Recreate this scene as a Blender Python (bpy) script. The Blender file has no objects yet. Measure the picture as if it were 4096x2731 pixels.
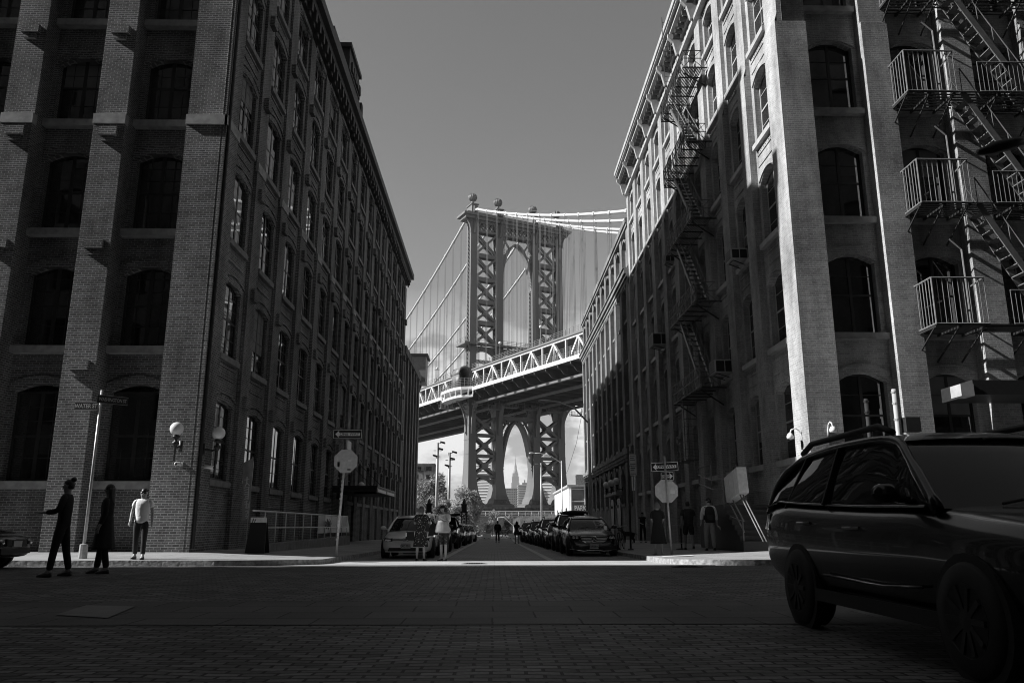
import bpy, math, random
from mathutils import Vector as V, Matrix
R=math.radians
random.seed(7)
S=bpy.context.scene; COL=S.collection
sin,cos,pi=math.sin,math.cos,math.pi
# ------------------------------------------------------------ mesh helper
class M:
    def __init__(s): s.v=[]; s.f=[]
    def add(s,vs,fs):
        n=len(s.v); s.v+=[tuple(p) for p in vs]; s.f+=[tuple(i+n for i in f) for f in fs]; return s
    def quad(s,a,b,c,d): return s.add([a,b,c,d],[(0,1,2,3)])
    def poly(s,ps): return s.add(ps,[tuple(range(len(ps)))])
    def hexa(s,p):
        return s.add(p,[(0,3,2,1),(4,5,6,7),(0,1,5,4),(1,2,6,5),(2,3,7,6),(3,0,4,7)])
    def box(s,x0,y0,z0,x1,y1,z1):
        return s.hexa([(x0,y0,z0),(x1,y0,z0),(x1,y1,z0),(x0,y1,z0),(x0,y0,z1),(x1,y0,z1),(x1,y1,z1),(x0,y1,z1)])
    def beam(s,p,q,w,h=None,up=(0,0,1)):
        h=h or w; p,q=V(p),V(q); d=(q-p).normalized(); u=V(up)
        if abs(d.dot(u))>.97: u=V((0,1,0)) if abs(d.y)<.9 else V((1,0,0))
        a=d.cross(u).normalized()*(w/2); b=a.cross(d).normalized()*(h/2)
        return s.hexa([p-a-b,p+a-b,p+a+b,p-a+b,q-a-b,q+a-b,q+a+b,q-a+b])
    def tube(s,p,q,r,r2=None,n=8,cap=True):
        r2=r if r2 is None else r2; p,q=V(p),V(q); d=(q-p).normalized()
        u=V((0,0,1)) if abs(d.z)<.9 else V((1,0,0)); a=d.cross(u).normalized(); b=a.cross(d)
        vs=[]
        for c,rr in ((p,r),(q,r2)):
            vs+=[c+a*(rr*cos(2*pi*i/n))+b*(rr*sin(2*pi*i/n)) for i in range(n)]
        fs=[(i,(i+1)%n,n+(i+1)%n,n+i) for i in range(n)]
        if cap: fs+=[tuple(range(n))[::-1],tuple(range(n,2*n))]
        return s.add(vs,fs)
    def path(s,pts,r,n=6,closed=False):
        """one tube swept along points; r number or list"""
        pts=[V(p) for p in pts]; k=len(pts); rs=r if isinstance(r,(list,tuple)) else [r]*k
        vs=[]; a=None
        for i,p in enumerate(pts):
            if closed: d=(pts[(i+1)%k]-pts[i-1])
            else: d=pts[min(i+1,k-1)]-pts[max(i-1,0)]
            d.normalize()
            if a is None:
                u=V((0,0,1)) if abs(d.z)<.9 else V((1,0,0)); a=d.cross(u).normalized()
            else:
                a=(a-d*a.dot(d)).normalized()
            b=a.cross(d)
            vs+=[p+a*(rs[i]*cos(2*pi*j/n))+b*(rs[i]*sin(2*pi*j/n)) for j in range(n)]
        fs=[]
        for i in range(k if closed else k-1):
            i2=(i+1)%k
            fs+=[(i*n+j,i*n+(j+1)%n,i2*n+(j+1)%n,i2*n+j) for j in range(n)]
        if not closed: fs+=[tuple(range(n))[::-1],tuple(range((k-1)*n,k*n))]
        return s.add(vs,fs)
    def loft(s,rings,cap=True,closed=True):
        n=len(rings[0]); vs=[p for r in rings for p in r]; fs=[]
        for i in range(len(rings)-1):
            for j in range(n if closed else n-1):
                fs.append((i*n+j,i*n+(j+1)%n,(i+1)*n+(j+1)%n,(i+1)*n+j))
        if cap: fs+=[tuple(range(n))[::-1],tuple(range(len(vs)-n,len(vs)))]
        return s.add(vs,fs)
    def lathe(s,c,prof,n=12,axis='z'):
        rg=[]
        for r,h in prof:
            ring=[]
            for i in range(n):
                a=2*pi*i/n; x,y=r*cos(a),r*sin(a)
                p=(x,y,h) if axis=='z' else ((h,x,y) if axis=='x' else (x,h,y))
                ring.append((c[0]+p[0],c[1]+p[1],c[2]+p[2]))
            rg.append(ring)
        return s.loft(rg)
    def ball(s,c,r,n=14,sx=1,sy=1,sz=1,m=9):
        rg=[]
        for i in range(1,m):
            t=pi*i/m
            rg.append([(c[0]+r*sx*sin(t)*cos(2*pi*j/n),c[1]+r*sy*sin(t)*sin(2*pi*j/n),c[2]-r*sz*cos(t)) for j in range(n)])
        return s.loft(rg)
    def prism(s,pts,fn,d0,d1):
        """pts: 2d outline, fn(u,v,d)->xyz"""
        n=len(pts); vs=[fn(u,v,d0) for u,v in pts]+[fn(u,v,d1) for u,v in pts]
        return s.add(vs,[tuple(range(n)),tuple(range(n,2*n))[::-1]]+[(i,n+i,n+(i+1)%n,(i+1)%n) for i in range(n)])
    def mesh(s,name,smooth=False,off=(0,0,0)):
        me=bpy.data.meshes.new(name)
        me.from_pydata([(x-off[0],y-off[1],z-off[2]) for x,y,z in s.v],[],s.f)
        if smooth: me.polygons.foreach_set('use_smooth',[True]*len(me.polygons))
        me.update(); return me
    def build(s,name,mat,parent=None,smooth=False,world=True,bevel=0,sub=0):
        off=V((0,0,0)); p=parent
        if world:
            while p: off+=p.location; p=p.parent
        me=s.mesh(name,smooth,off)
        return link(name,me,mat,parent,bevel,sub)
def link(name,me,mat,parent=None,bevel=0,sub=0):
    o=bpy.data.objects.new(name,me); COL.objects.link(o)
    if mat and not me.materials: me.materials.append(mat)
    if parent: o.parent=parent
    if bevel:
        b=o.modifiers.new('b','BEVEL'); b.width=bevel; b.segments=2; b.limit_method='ANGLE'
    if sub:
        b=o.modifiers.new('s','SUBSURF'); b.levels=b.render_levels=sub
    return o
def tag(o,label=None,cat=None,group=None,kind=None):
    if label: o['label']=label
    if cat: o['category']=cat
    if group: o['group']=group
    if kind: o['kind']=kind
    return o
def thing(name,label,cat,loc=(0,0,0),rz=0,group=None):
    o=bpy.data.objects.new(name,None); COL.objects.link(o); o.empty_display_size=.2
    o.location=loc; o.rotation_euler=(0,0,rz); return tag(o,label,cat,group)
def copy_tree(o,parent=None):
    c=o.copy(); COL.objects.link(c); c.parent=parent
    for ch in list(o.children): copy_tree(ch,c)
    return c
# ------------------------------------------------------------ materials
def nn(nt,t,**k):
    n=nt.nodes.new(t)
    for a,b in k.items():
        if a.startswith('_'): n.inputs[a[1:].replace('_',' ')].default_value=b
        else: setattr(n,a,b)
    return n
def g(v): return (v,v,v,1)
def pm(name,col,rough=.7,metal=0,spec=.5,noise=.15,ns=3,bump=0,bs=40,coat=0,stretch=None):
    m=bpy.data.materials.new(name); m.use_nodes=True; nt=m.node_tree; b=nt.nodes['Principled BSDF']; L=nt.links.new
    b.inputs['Roughness'].default_value=rough; b.inputs['Metallic'].default_value=metal
    b.inputs['Specular IOR Level'].default_value=spec; b.inputs['Base Color'].default_value=g(col)
    if coat: b.inputs['Coat Weight'].default_value=coat; b.inputs['Coat Roughness'].default_value=.03
    tc=nn(nt,'ShaderNodeTexCoord'); vec=tc.outputs['Object']
    if stretch:
        mp=nn(nt,'ShaderNodeMapping'); mp.inputs['Scale'].default_value=stretch; L(vec,mp.inputs[0]); vec=mp.outputs[0]
    if noise:
        t=nn(nt,'ShaderNodeTexNoise',_Scale=ns,_Detail=6); L(vec,t.inputs['Vector'])
        r=nn(nt,'ShaderNodeMapRange'); r.inputs[1].default_value=.3; r.inputs[2].default_value=.7
        r.inputs[3].default_value=col*(1-noise); r.inputs[4].default_value=col*(1+noise)
        L(t.outputs[0],r.inputs[0]); L(r.outputs[0],b.inputs['Base Color'])
    if bump:
        t=nn(nt,'ShaderNodeTexNoise',_Scale=bs,_Detail=4); L(vec,t.inputs['Vector'])
        u=nn(nt,'ShaderNodeBump',_Strength=bump,_Distance=.02); L(t.outputs[0],u.inputs['Height']); L(u.outputs[0],b.inputs['Normal'])
    return m
def brick(name,c1,c2,mort,spec=.3,bw=.215,bh=.075,ms=.011,strength=1,flat=False,stain=.5,rough=.85,sq=None,dist=.012,gap=0):
    """brick / block pattern laid over any axis-aligned face"""
    m=bpy.data.materials.new(name); m.use_nodes=True; nt=m.node_tree; b=nt.nodes['Principled BSDF']; L=nt.links.new
    b.inputs['Roughness'].default_value=rough; b.inputs['Specular IOR Level'].default_value=spec
    tc=nn(nt,'ShaderNodeTexCoord'); sp=nn(nt,'ShaderNodeSeparateXYZ'); L(tc.outputs['Object'],sp.inputs[0])
    cb=nn(nt,'ShaderNodeCombineXYZ')
    if flat:
        L(sp.outputs[0],cb.inputs[0]); L(sp.outputs[1],cb.inputs[1])
    else:
        ge=nn(nt,'ShaderNodeNewGeometry'); sn=nn(nt,'ShaderNodeSeparateXYZ'); L(ge.outputs['True Normal'],sn.inputs[0])
        ab=[]
        for i in (0,1):
            a=nn(nt,'ShaderNodeMath',operation='ABSOLUTE'); L(sn.outputs[i],a.inputs[0]); ab.append(a)
        m1=nn(nt,'ShaderNodeMath',operation='MULTIPLY'); L(sp.outputs[0],m1.inputs[0]); L(ab[1].outputs[0],m1.inputs[1])
        m2=nn(nt,'ShaderNodeMath',operation='MULTIPLY_ADD'); L(sp.outputs[1],m2.inputs[0]); L(ab[0].outputs[0],m2.inputs[1]); L(m1.outputs[0],m2.inputs[2])
        L(m2.outputs[0],cb.inputs[0]); L(sp.outputs[2],cb.inputs[1])
    # wobble so the courses are not ruler straight
    n0=nn(nt,'ShaderNodeTexNoise',_Scale=2.2 if not flat else 1.3,_Detail=3); L(cb.outputs[0],n0.inputs['Vector'])
    ad=nn(nt,'ShaderNodeVectorMath',operation='MULTIPLY_ADD'); ad.inputs[1].default_value=(.03 if not flat else .05,.018 if not flat else .05,0)
    L(n0.outputs['Color'],ad.inputs[0]); L(cb.outputs[0],ad.inputs[2])
    t=nn(nt,'ShaderNodeTexBrick',_Scale=1.0,_Mortar_Size=ms,_Mortar_Smooth=.35,_Brick_Width=bw,_Row_Height=bh)
    t.inputs['Color1'].default_value=g(c1); t.inputs['Color2'].default_value=g(c2); t.inputs['Mortar'].default_value=g(mort)
    t.inputs['Bias'].default_value=0
    L(ad.outputs[0],t.inputs['Vector'])
    mq=nn(nt,'ShaderNodeMapping'); mq.inputs['Scale'].default_value=(1,1,.35) if not flat else (1,1,1); L(tc.outputs['Object'],mq.inputs[0])
    n1=nn(nt,'ShaderNodeTexNoise',_Scale=.7,_Detail=8,_Roughness=.68); L(mq.outputs[0],n1.inputs['Vector'])
    r=nn(nt,'ShaderNodeMapRange'); r.inputs[1].default_value=.33; r.inputs[2].default_value=.67; r.inputs[3].default_value=1-stain; r.inputs[4].default_value=1+stain
    L(n1.outputs[0],r.inputs[0])
    n2=nn(nt,'ShaderNodeTexNoise',_Scale=35,_Detail=3); L(tc.outputs['Object'],n2.inputs['Vector'])
    r2=nn(nt,'ShaderNodeMapRange'); r2.inputs[1].default_value=.3; r2.inputs[2].default_value=.7; r2.inputs[3].default_value=.8; r2.inputs[4].default_value=1.2
    L(n2.outputs[0],r2.inputs[0])
    x=nn(nt,'ShaderNodeVectorMath',operation='SCALE'); L(t.outputs['Color'],x.inputs[0]); L(r.outputs[0],x.inputs['Scale'])
    y=nn(nt,'ShaderNodeVectorMath',operation='SCALE'); L(x.outputs[0],y.inputs[0]); L(r2.outputs[0],y.inputs['Scale'])
    L(y.outputs[0],b.inputs['Base Color'])
    h=nn(nt,'ShaderNodeMath',operation='SUBTRACT'); h.inputs[0].default_value=1; L(t.outputs['Fac'],h.inputs[1])
    h2=nn(nt,'ShaderNodeMath',operation='MULTIPLY_ADD'); L(n2.outputs[0],h2.inputs[0]); h2.inputs[1].default_value=.35; L(h.outputs[0],h2.inputs[2])
    u=nn(nt,'ShaderNodeBump',_Strength=strength,_Distance=dist); L(h2.outputs[0],u.inputs['Height']); L(u.outputs[0],b.inputs['Normal'])
    return m
MT={}
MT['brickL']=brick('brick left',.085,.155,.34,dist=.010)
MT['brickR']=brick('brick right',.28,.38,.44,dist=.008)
MT['brickF']=brick('brick far',.15,.22,.26,dist=.008)
MT['stone']=pm('stone',.34,.8,noise=.25,ns=4,bump=.4)
MT['stoneD']=pm('stone dark',.20,.8,noise=.25,ns=4,bump=.4)
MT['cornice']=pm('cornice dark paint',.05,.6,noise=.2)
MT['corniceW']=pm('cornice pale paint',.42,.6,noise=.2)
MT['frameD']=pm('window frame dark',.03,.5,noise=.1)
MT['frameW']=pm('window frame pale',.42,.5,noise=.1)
MT['glass']=pm('window glass',.012,.025,spec=.6,noise=0,bump=.02,bs=.8)
MT['glass'].node_tree.nodes['Principled BSDF'].inputs['IOR'].default_value=1.9
MT['iron']=pm('black iron',.025,.5,noise=.2,ns=9)
MT['ironP']=pm('painted iron',.16,.45,noise=.2,ns=9)
MT['ironB']=pm('balcony iron',.20,.45,noise=.2,ns=9)
MT['steel']=pm('galvanised steel',.42,.4,metal=.3,noise=.2,ns=12)
MT['concrete']=pm('concrete walk',.32,.85,noise=.12,ns=1.4,bump=.25,bs=30)
MT['asph']=pm('worn stone',.20,.75,noise=.3,ns=6,bump=.5,bs=60)
MT['black']=pm('black',.012,.5,noise=0)
MT['rubber']=pm('rubber',.008,.7,noise=.2,ns=20)
MT['white']=pm('white paint',.80,.5,noise=.05)
MT['globe']=pm('milk glass',.80,.25,noise=0)
MT['signblack']=pm('sign black',.02,.4,noise=.1)
MT['signgrey']=pm('sign back',.66,.45,metal=.2,noise=.12,ns=10)
MT['skin']=pm('skin',.42,.5,noise=.05)
MT['skinD']=pm('skin tan',.25,.5,noise=.05)
MT['hair']=pm('dark hair',.012,.45,noise=.3,ns=30)
MT['hairL']=pm('light hair',.14,.45,noise=.3,ns=30)
MT['clothB']=pm('black cloth',.012,.9,noise=.2,ns=20)
MT['clothD']=pm('dark cloth',.03,.9,noise=.2,ns=20)
MT['clothW']=pm('white cloth',.86,.9,noise=.06,ns=8,bump=.5,bs=14)
MT['clothG']=pm('grey cloth',.40,.9,noise=.2,ns=8,bump=.4,bs=14)
MT['paintW']=pm('white car paint',.80,.25,noise=.02,coat=1)
MT['paintS']=pm('silver car paint',.30,.3,metal=.5,noise=.02,coat=1)
MT['paintB']=pm('black car paint',.006,.25,noise=0,coat=.5)
MT['paintD']=pm('dark car paint',.035,.2,noise=0,coat=1)
MT['carglass']=pm('car glass',.010,.02,spec=.4,noise=0)
MT['rim']=pm('wheel rim',.05,.4,metal=.3,noise=.1)
MT['chrome']=pm('chrome',.75,.12,metal=1,noise=0)
MT['lens']=pm('lamp lens',.35,.1,metal=.5,noise=.5,ns=14,coat=1)
MT['plastic']=pm('dark plastic',.012,.6,noise=.1)
MT['bridge']=pm('bridge paint',.155,.5,noise=.14,ns=.25,stretch=(1,1,.15))
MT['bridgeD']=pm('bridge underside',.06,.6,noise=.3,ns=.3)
MT['bridgeW']=pm('bridge pale paint',.58,.5,noise=.08,ns=.3)
MT['masonry']=brick('pier masonry',.14,.20,.07,bw=1.6,bh=.6,ms=.03,dist=.05)
MT['bark']=pm('bark',.06,.9,noise=.4,ns=12,bump=1)
MT['leaf']=pm('leaf',.27,.6,noise=.6,ns=.8)
MT['leafL']=pm('pale leaf',.40,.6,noise=.5,ns=.9)
MT['leafP']=pm('grass plume',.55,.7,noise=.4,ns=.9)
def twoside(m,tr=.35):
    nt=m.node_tree; b=nt.nodes['Principled BSDF']; o=nt.nodes['Material Output']
    t=nn(nt,'ShaderNodeBsdfTranslucent'); x=nn(nt,'ShaderNodeMixShader',_Fac=tr)
    s=b.inputs['Base Color'].links
    if s: nt.links.new(s[0].from_socket,t.inputs[0])
    nt.links.new(b.outputs[0],x.inputs[1]); nt.links.new(t.outputs[0],x.inputs[2]); nt.links.new(x.outputs[0],o.inputs[0])
for k in ('leaf','leafL','leafP'): twoside(MT[k])
# ------------------------------------------------------------ camera, sun, sky
cam=bpy.data.objects.new('camera',bpy.data.cameras.new('camera')); COL.objects.link(cam); S.camera=cam
cam.data.lens=28; cam.data.sensor_width=36; cam.data.clip_end=30000; cam.data.clip_start=.05
cam.location=(0,0,.9); cam.rotation_euler=(R(90)+math.atan(423/1829),0,-R(1.16))
SD=V((1,.08,-.67)).normalized()
sun=bpy.data.objects.new('sun',bpy.data.lights.new('sun','SUN')); COL.objects.link(sun)
sun.data.energy=5; sun.data.angle=R(.53); sun.data.color=(1,1,1); sun.rotation_euler=SD.to_track_quat('-Z','Y').to_euler(); sun.location=(-60,0,60)
W=bpy.data.worlds.new('World'); S.world=W; W.use_nodes=True; nt=W.node_tree; L=nt.links.new
bg=nt.nodes['Background']
sky=nn(nt,'ShaderNodeTexSky'); sky.sky_type='NISHITA'; sky.sun_disc=False
sky.sun_elevation=math.asin(-SD.z); sky.sun_rotation=math.atan2(-SD.x,-SD.y); sky.air_density=1.15; sky.dust_density=.45; sky.ozone_density=1
sc=nn(nt,'ShaderNodeSeparateColor'); L(sky.outputs[0],sc.inputs[0])
tc=nn(nt,'ShaderNodeTexCoord'); sp=nn(nt,'ShaderNodeSeparateXYZ'); L(tc.outputs['Generated'],sp.inputs[0])
mp=nn(nt,'ShaderNodeMapping'); mp.inputs['Scale'].default_value=(7,7,17); mp.inputs['Location'].default_value=(3.2,1.1,.4); L(tc.outputs['Generated'],mp.inputs[0])
cn=nn(nt,'ShaderNodeTexNoise',_Scale=1.0,_Detail=9,_Roughness=.52); L(mp.outputs[0],cn.inputs['Vector'])
cr=nn(nt,'ShaderNodeMapRange',interpolation_type='SMOOTHSTEP'); cr.inputs[1].default_value=.44; cr.inputs[2].default_value=.53; L(cn.outputs[0],cr.inputs[0])
el=nn(nt,'ShaderNodeMapRange',interpolation_type='SMOOTHSTEP'); el.inputs[1].default_value=.31; el.inputs[2].default_value=.12; el.inputs[3].default_value=0; el.inputs[4].default_value=1; L(sp.outputs[2],el.inputs[0])
cm=nn(nt,'ShaderNodeMath',operation='MULTIPLY'); L(cr.outputs[0],cm.inputs[0]); L(el.outputs[0],cm.inputs[1])
SKYS=.095
def mth(op,a,b):
    n=nn(nt,'ShaderNodeMath',operation=op)
    for i,x in enumerate((a,b)):
        if isinstance(x,(int,float)): n.inputs[i].default_value=x
        else: L(x,n.inputs[i])
    return n.outputs[0]
soft=mth('DIVIDE',sc.outputs[0],mth('POWER',mth('ADD',mth('POWER',mth('DIVIDE',sc.outputs[0],2.9),4),1),.25))
cc=nn(nt,'ShaderNodeMix',data_type='FLOAT'); L(cm.outputs[0],cc.inputs[0]); L(soft,cc.inputs[2]); cc.inputs[3].default_value=.62/SKYS
L(cc.outputs[0],bg.inputs[0]); bg.inputs[1].default_value=SKYS
vs=S.view_settings; vs.view_transform='Standard'; vs.look='None'; vs.exposure=.6; vs.gamma=1; vs.use_curve_mapping=False
try: S.cycles.use_denoising=True; S.cycles.filter_width=1.0
except Exception: pass

m=M(); m.box(-3050,-112,-2,3050,5650,460); hz=m.build('haze',None); tag(hz,kind='stuff'); hm=bpy.data.materials.new('haze'); hm.use_nodes=True; hn=hm.node_tree
for n_ in list(hn.nodes):
    if n_.type!='OUTPUT_MATERIAL': hn.nodes.remove(n_)
pv=nn(hn,'ShaderNodeVolumePrincipled',_Density=.00008); pv.inputs['Color'].default_value=g(.9); hn.links.new(pv.outputs[0],[n_ for n_ in hn.nodes if n_.type=='OUTPUT_MATERIAL'][0].inputs['Volume']); hz.data.materials.append(hm)
# ------------------------------------------------------------ ground and streets
XL,XR,YC=-9.05,9.71,24.5
def zr(y):
    if y<17: return 0.0
    if y<25: t=(y-17)/8; return -.15*t*t*(3-2*t)
    if y<68: return -.15-.0072*(y-25)
    if y<80: return -.46
    return min(-.46+.0045*(y-80),-.35)
def zs(x,y):
    """pavement height: kerb 0.13 above the road, rising to the wall"""
    if y<YC and abs(x)>4.7:      # strips along the cross street
        t=(y-20.4)/(YC-20.4); base=zr(y)+.15
    t=min(max((abs(x)-4.7)/4.4,0),1); base=zr(y)+.13
    u=min(max((y-20.4)/4.1,0),1)
    if y<YC: t=max(t*u,u*.9 if abs(x)>9 else t*u)
    return base+.17*t
def sheet(name,mat,xs,ys,fz):
    m=M(); n=len(xs)
    m.add([(x,y,fz(x,y)) for y in ys for x in xs],[(j*n+i,j*n+i+1,(j+1)*n+i+1,(j+1)*n+i) for j in range(len(ys)-1) for i in range(n-1)])
    return tag(m.build(name,mat),kind='structure')
fr=lambda a,b,n:[a+(b-a)*i/n for i in range(n+1)]
MT['ground']=pm('ground',.16,.9,noise=.3,ns=.2)
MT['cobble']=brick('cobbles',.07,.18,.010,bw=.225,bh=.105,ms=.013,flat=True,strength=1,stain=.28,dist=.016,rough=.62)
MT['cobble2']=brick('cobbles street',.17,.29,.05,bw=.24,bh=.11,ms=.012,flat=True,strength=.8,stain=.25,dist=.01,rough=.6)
MT['slab']=brick('granite slabs',.07,.10,.010,bw=.86,bh=.602,ms=.011,flat=True,strength=.8,stain=.25,dist=.01,rough=.65)
MT['walk']=brick('pavement flags',.28,.32,.13,bw=1.5,bh=1.5,ms=.012,flat=True,strength=.5,stain=.15,dist=.006)
MT['smooth']=brick('sun-brightened crossing',.40,.46,.30,bw=2.6,bh=.9,ms=.012,flat=True,strength=.4,stain=.18,dist=.006)  # smooth paving, its tone raised to make the sunlit strip brighter
MT['strip']=pm('granite strip',.42,.7,noise=.2,ns=3)
m=M(); m.quad((-3000,-60,-.62),(3000,-60,-.62),(3000,5600,-.62),(-3000,5600,-.62))
tag(m.build('ground',MT['ground']),kind='structure')
m=M(); m.quad((-3000,238,-.58),(3000,238,-.58),(3000,760,-.58),(-3000,760,-.58))
tag(m.build('river_water',pm('river water',.06,.12,noise=.2,ns=.05,bump=.3,bs=1)),kind='structure')
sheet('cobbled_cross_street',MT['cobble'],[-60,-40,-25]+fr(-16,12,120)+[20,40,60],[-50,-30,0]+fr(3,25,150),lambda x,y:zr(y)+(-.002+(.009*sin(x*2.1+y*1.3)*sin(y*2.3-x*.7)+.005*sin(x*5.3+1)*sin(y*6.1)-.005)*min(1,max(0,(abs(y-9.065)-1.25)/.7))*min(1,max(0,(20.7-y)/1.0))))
sheet('granite_slab_crossing',MT['slab'],[-60,-20,-10,10,20,60],[7.86,10.27],lambda x,y:.003)
sheet('brightened_crossing_band',MT['smooth'],[-8]+fr(-4.7,4.7,4)+[8],fr(20.9,25.25,10),lambda x,y:zr(y)+.006)  # smooth pale sheet laid along the sun strip to brighten it
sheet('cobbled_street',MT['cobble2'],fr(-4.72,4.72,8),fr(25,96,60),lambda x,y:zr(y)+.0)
sheet('plymouth_cross_street'.replace('plymouth_',''),pm('far asphalt',.36,.8,noise=.2,ns=1),[-70,-9,9,70],[88.02,90,96,104,112],lambda x,y:zr(y)+.006)
for sx in (-1,1):
    sheet('parking_strip_edge',MT['strip'],[sx*1.75-.11,sx*1.75+.11],fr(25.6,86,40),lambda x,y:zr(y)+.005)
sheet('crossing_kerb_strip',MT['strip'],fr(-4.7,4.7,6),[25.3,25.62],lambda x,y:zr(y)+.004)
def corner(sx):
    """pavement running along both streets with a rounded kerb corner"""
    m=M(); r=2.2; cx,cy=4.72+r,20.45+r
    kerb=[(4.72,96)]+[(4.72,96-i*4) for i in range(1,18)]+[(cx-r*cos(a),cy-r*sin(a)) for a in fr(0,pi/2,8)]+[(9+i*3,20.45) for i in range(0,18)]
    wall=[(9.9,96)]+[(9.9,96-i*4) for i in range(1,18)]+[(9.9,25.0)]*9+[(max(9.9,9+i*3),25.0) for i in range(0,18)]
    rows=[]
    for (x,y),(p,q) in zip(kerb,wall):
        rows.append([(x+(p-x)*t,y+(q-y)*t) for t in (0,.04,.25,.5,.75,1)])
    n=6
    vs=[(sx*x,y,zs(sx*x,y)) for rw in rows for x,y in rw]
    m.add(vs,[(j*n+i,j*n+i+1,(j+1)*n+i+1,(j+1)*n+i) for j in range(len(rows)-1) for i in range(n-1)])
    o=tag(m.build('pavement',MT['walk']),kind='structure')
    k=M(); rnd=random.Random(3)
    prev=None
    for x,y in kerb:
        steps=1
        z=zs(sx*x,y); cur=[(sx*x,y,z+.004),(sx*(x-.015),y,z-.2)]
        if prev:
            # rough-split granite face: many small facets
            a0,b0=prev; N=14
            for i in range(N):
                t0,t1=i/N,(i+1)/N
                L_=lambda a,b,t:V(a).lerp(V(b),t)
                for j in range(3):
                    pass
            k.quad(prev[0],cur[0],cur[1],prev[1])
        prev=cur
    tag(k.build('granite_kerb',pm('kerb granite',.30,.8,noise=.5,ns=9,bump=1,bs=14)),kind='structure')
corner(-1); corner(1)
# low wedge ramps and patches
m=M(); m.poly([(-4.52,8.70,.012),(-3.85,8.41,.012),(-4.09,9.57,.012),(-4.71,9.72,.012)]); tag(m.build('pale_road_patch',pm('pale plate',.16,.7,noise=.15)),kind='structure')
sheet('white_ramp_patch',MT['white'],[5.0,5.9],[24.35,24.75],lambda x,y:zs(x,y)+.02)  # white patch laid just above the right pavement
def manhole(x,y,lab):
    t=thing('manhole_cover',lab,'manhole cover',(x,y,zr(y)+.004))
    M().lathe((x,y,zr(y)+.002),[(.36,0),(.36,.012),(.31,.014)],24).build('rim',MT['iron'],t)
    b=M().lathe((x,y,zr(y)+.01),[(.30,0),(.30,.012)],24)
    for i in range(-4,5):
        for j in range(-4,5):
            if i*i+j*j<15: b.box(x+i*.065-.02,y+j*.065-.02,zr(y)+.02,x+i*.065+.02,y+j*.065+.02,zr(y)+.03)
    b.build('lid',MT['iron'],t)
manhole(-.57,22.6,'round iron manhole cover in the sunlit band of the roadway')
manhole(4.4,18.9,'round iron manhole cover in shade before the right pavement')
# ------------------------------------------------------------ buildings
FX=lambda x0:(lambda u,z,d:(x0-d,u,z))      # wall facing +X, depth goes -X
FXn=lambda x0:(lambda u,z,d:(x0+d,u,z))     # wall facing -X
FY=lambda y0:(lambda u,z,d:(u,y0+d,z))      # wall facing -Y
def arc(ua,ub,zt,rise,n=8):
    return [(ua+(ub-ua)*i/n, zt-rise*((2*i/n-1)**2)) for i in range(n+1)]
def wall(m,f,u0,u1,z0,z1,cols,dep):
    """cols: list of (ua,ub,[(za,zb,rise)...]); real openings with reveals"""
    q=lambda a,b,c,d,e0=0,e1=None:m.quad(f(a,b,0),f(c,b,0),f(c,d,0),f(a,d,0))
    u=u0
    for ua,ub,rows in sorted(cols):
        if ua>u+1e-4: q(u,z0,ua,z1)
        z=z0
        for za,zb,rise in sorted(rows):
            if za>z+1e-4: q(ua,z,ub,za)
            sp=zb-rise
            m.quad(f(ua,za,0),f(ua,sp,0),f(ua,sp,dep),f(ua,za,dep)); m.quad(f(ub,za,0),f(ub,sp,0),f(ub,sp,dep),f(ub,za,dep))
            m.quad(f(ua,za,0),f(ub,za,0),f(ub,za,dep),f(ua,za,dep))
            pts=arc(ua,ub,zb,rise)
            for (a,b),(c,d) in zip(pts,pts[1:]):
                m.quad(f(a,b,0),f(c,d,0),f(c,zb+.02,0),f(a,zb+.02,0)); m.quad(f(a,b,0),f(c,d,0),f(c,d,dep),f(a,b,dep))
            z=zb+.02
        if z<z1-1e-4: q(ua,z,ub,z1)
        u=ub
    if u<u1-1e-4: q(u,z0,u1,z1)
def fbox(m,f,u0,u1,z0,z1,d0,d1):
    P=[f(u0,z0,d0),f(u1,z0,d0),f(u1,z1,d0),f(u0,z1,d0),f(u0,z0,d1),f(u1,z0,d1),f(u1,z1,d1),f(u0,z1,d1)]
    m.add(P,[(0,1,2,3),(4,7,6,5),(0,4,5,1),(1,5,6,2),(2,6,7,3),(3,7,4,0)])
def hood(m,f,ua,ub,zt,rise,th,d0,d1,n=8):
    a=arc(ua,ub,zt,rise,n); 
    for (p,q),(r,s) in zip(a,a[1:]):
        m.add([f(p,q+.02,d0),f(r,s+.02,d0),f(r,s+th,d0),f(p,q+th,d0),f(p,q+.02,d1),f(r,s+.02,d1),f(r,s+th,d1),f(p,q+th,d1)],
              [(0,1,2,3),(4,7,6,5),(0,4,5,1),(1,5,6,2),(2,6,7,3),(3,7,4,0)])
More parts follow.
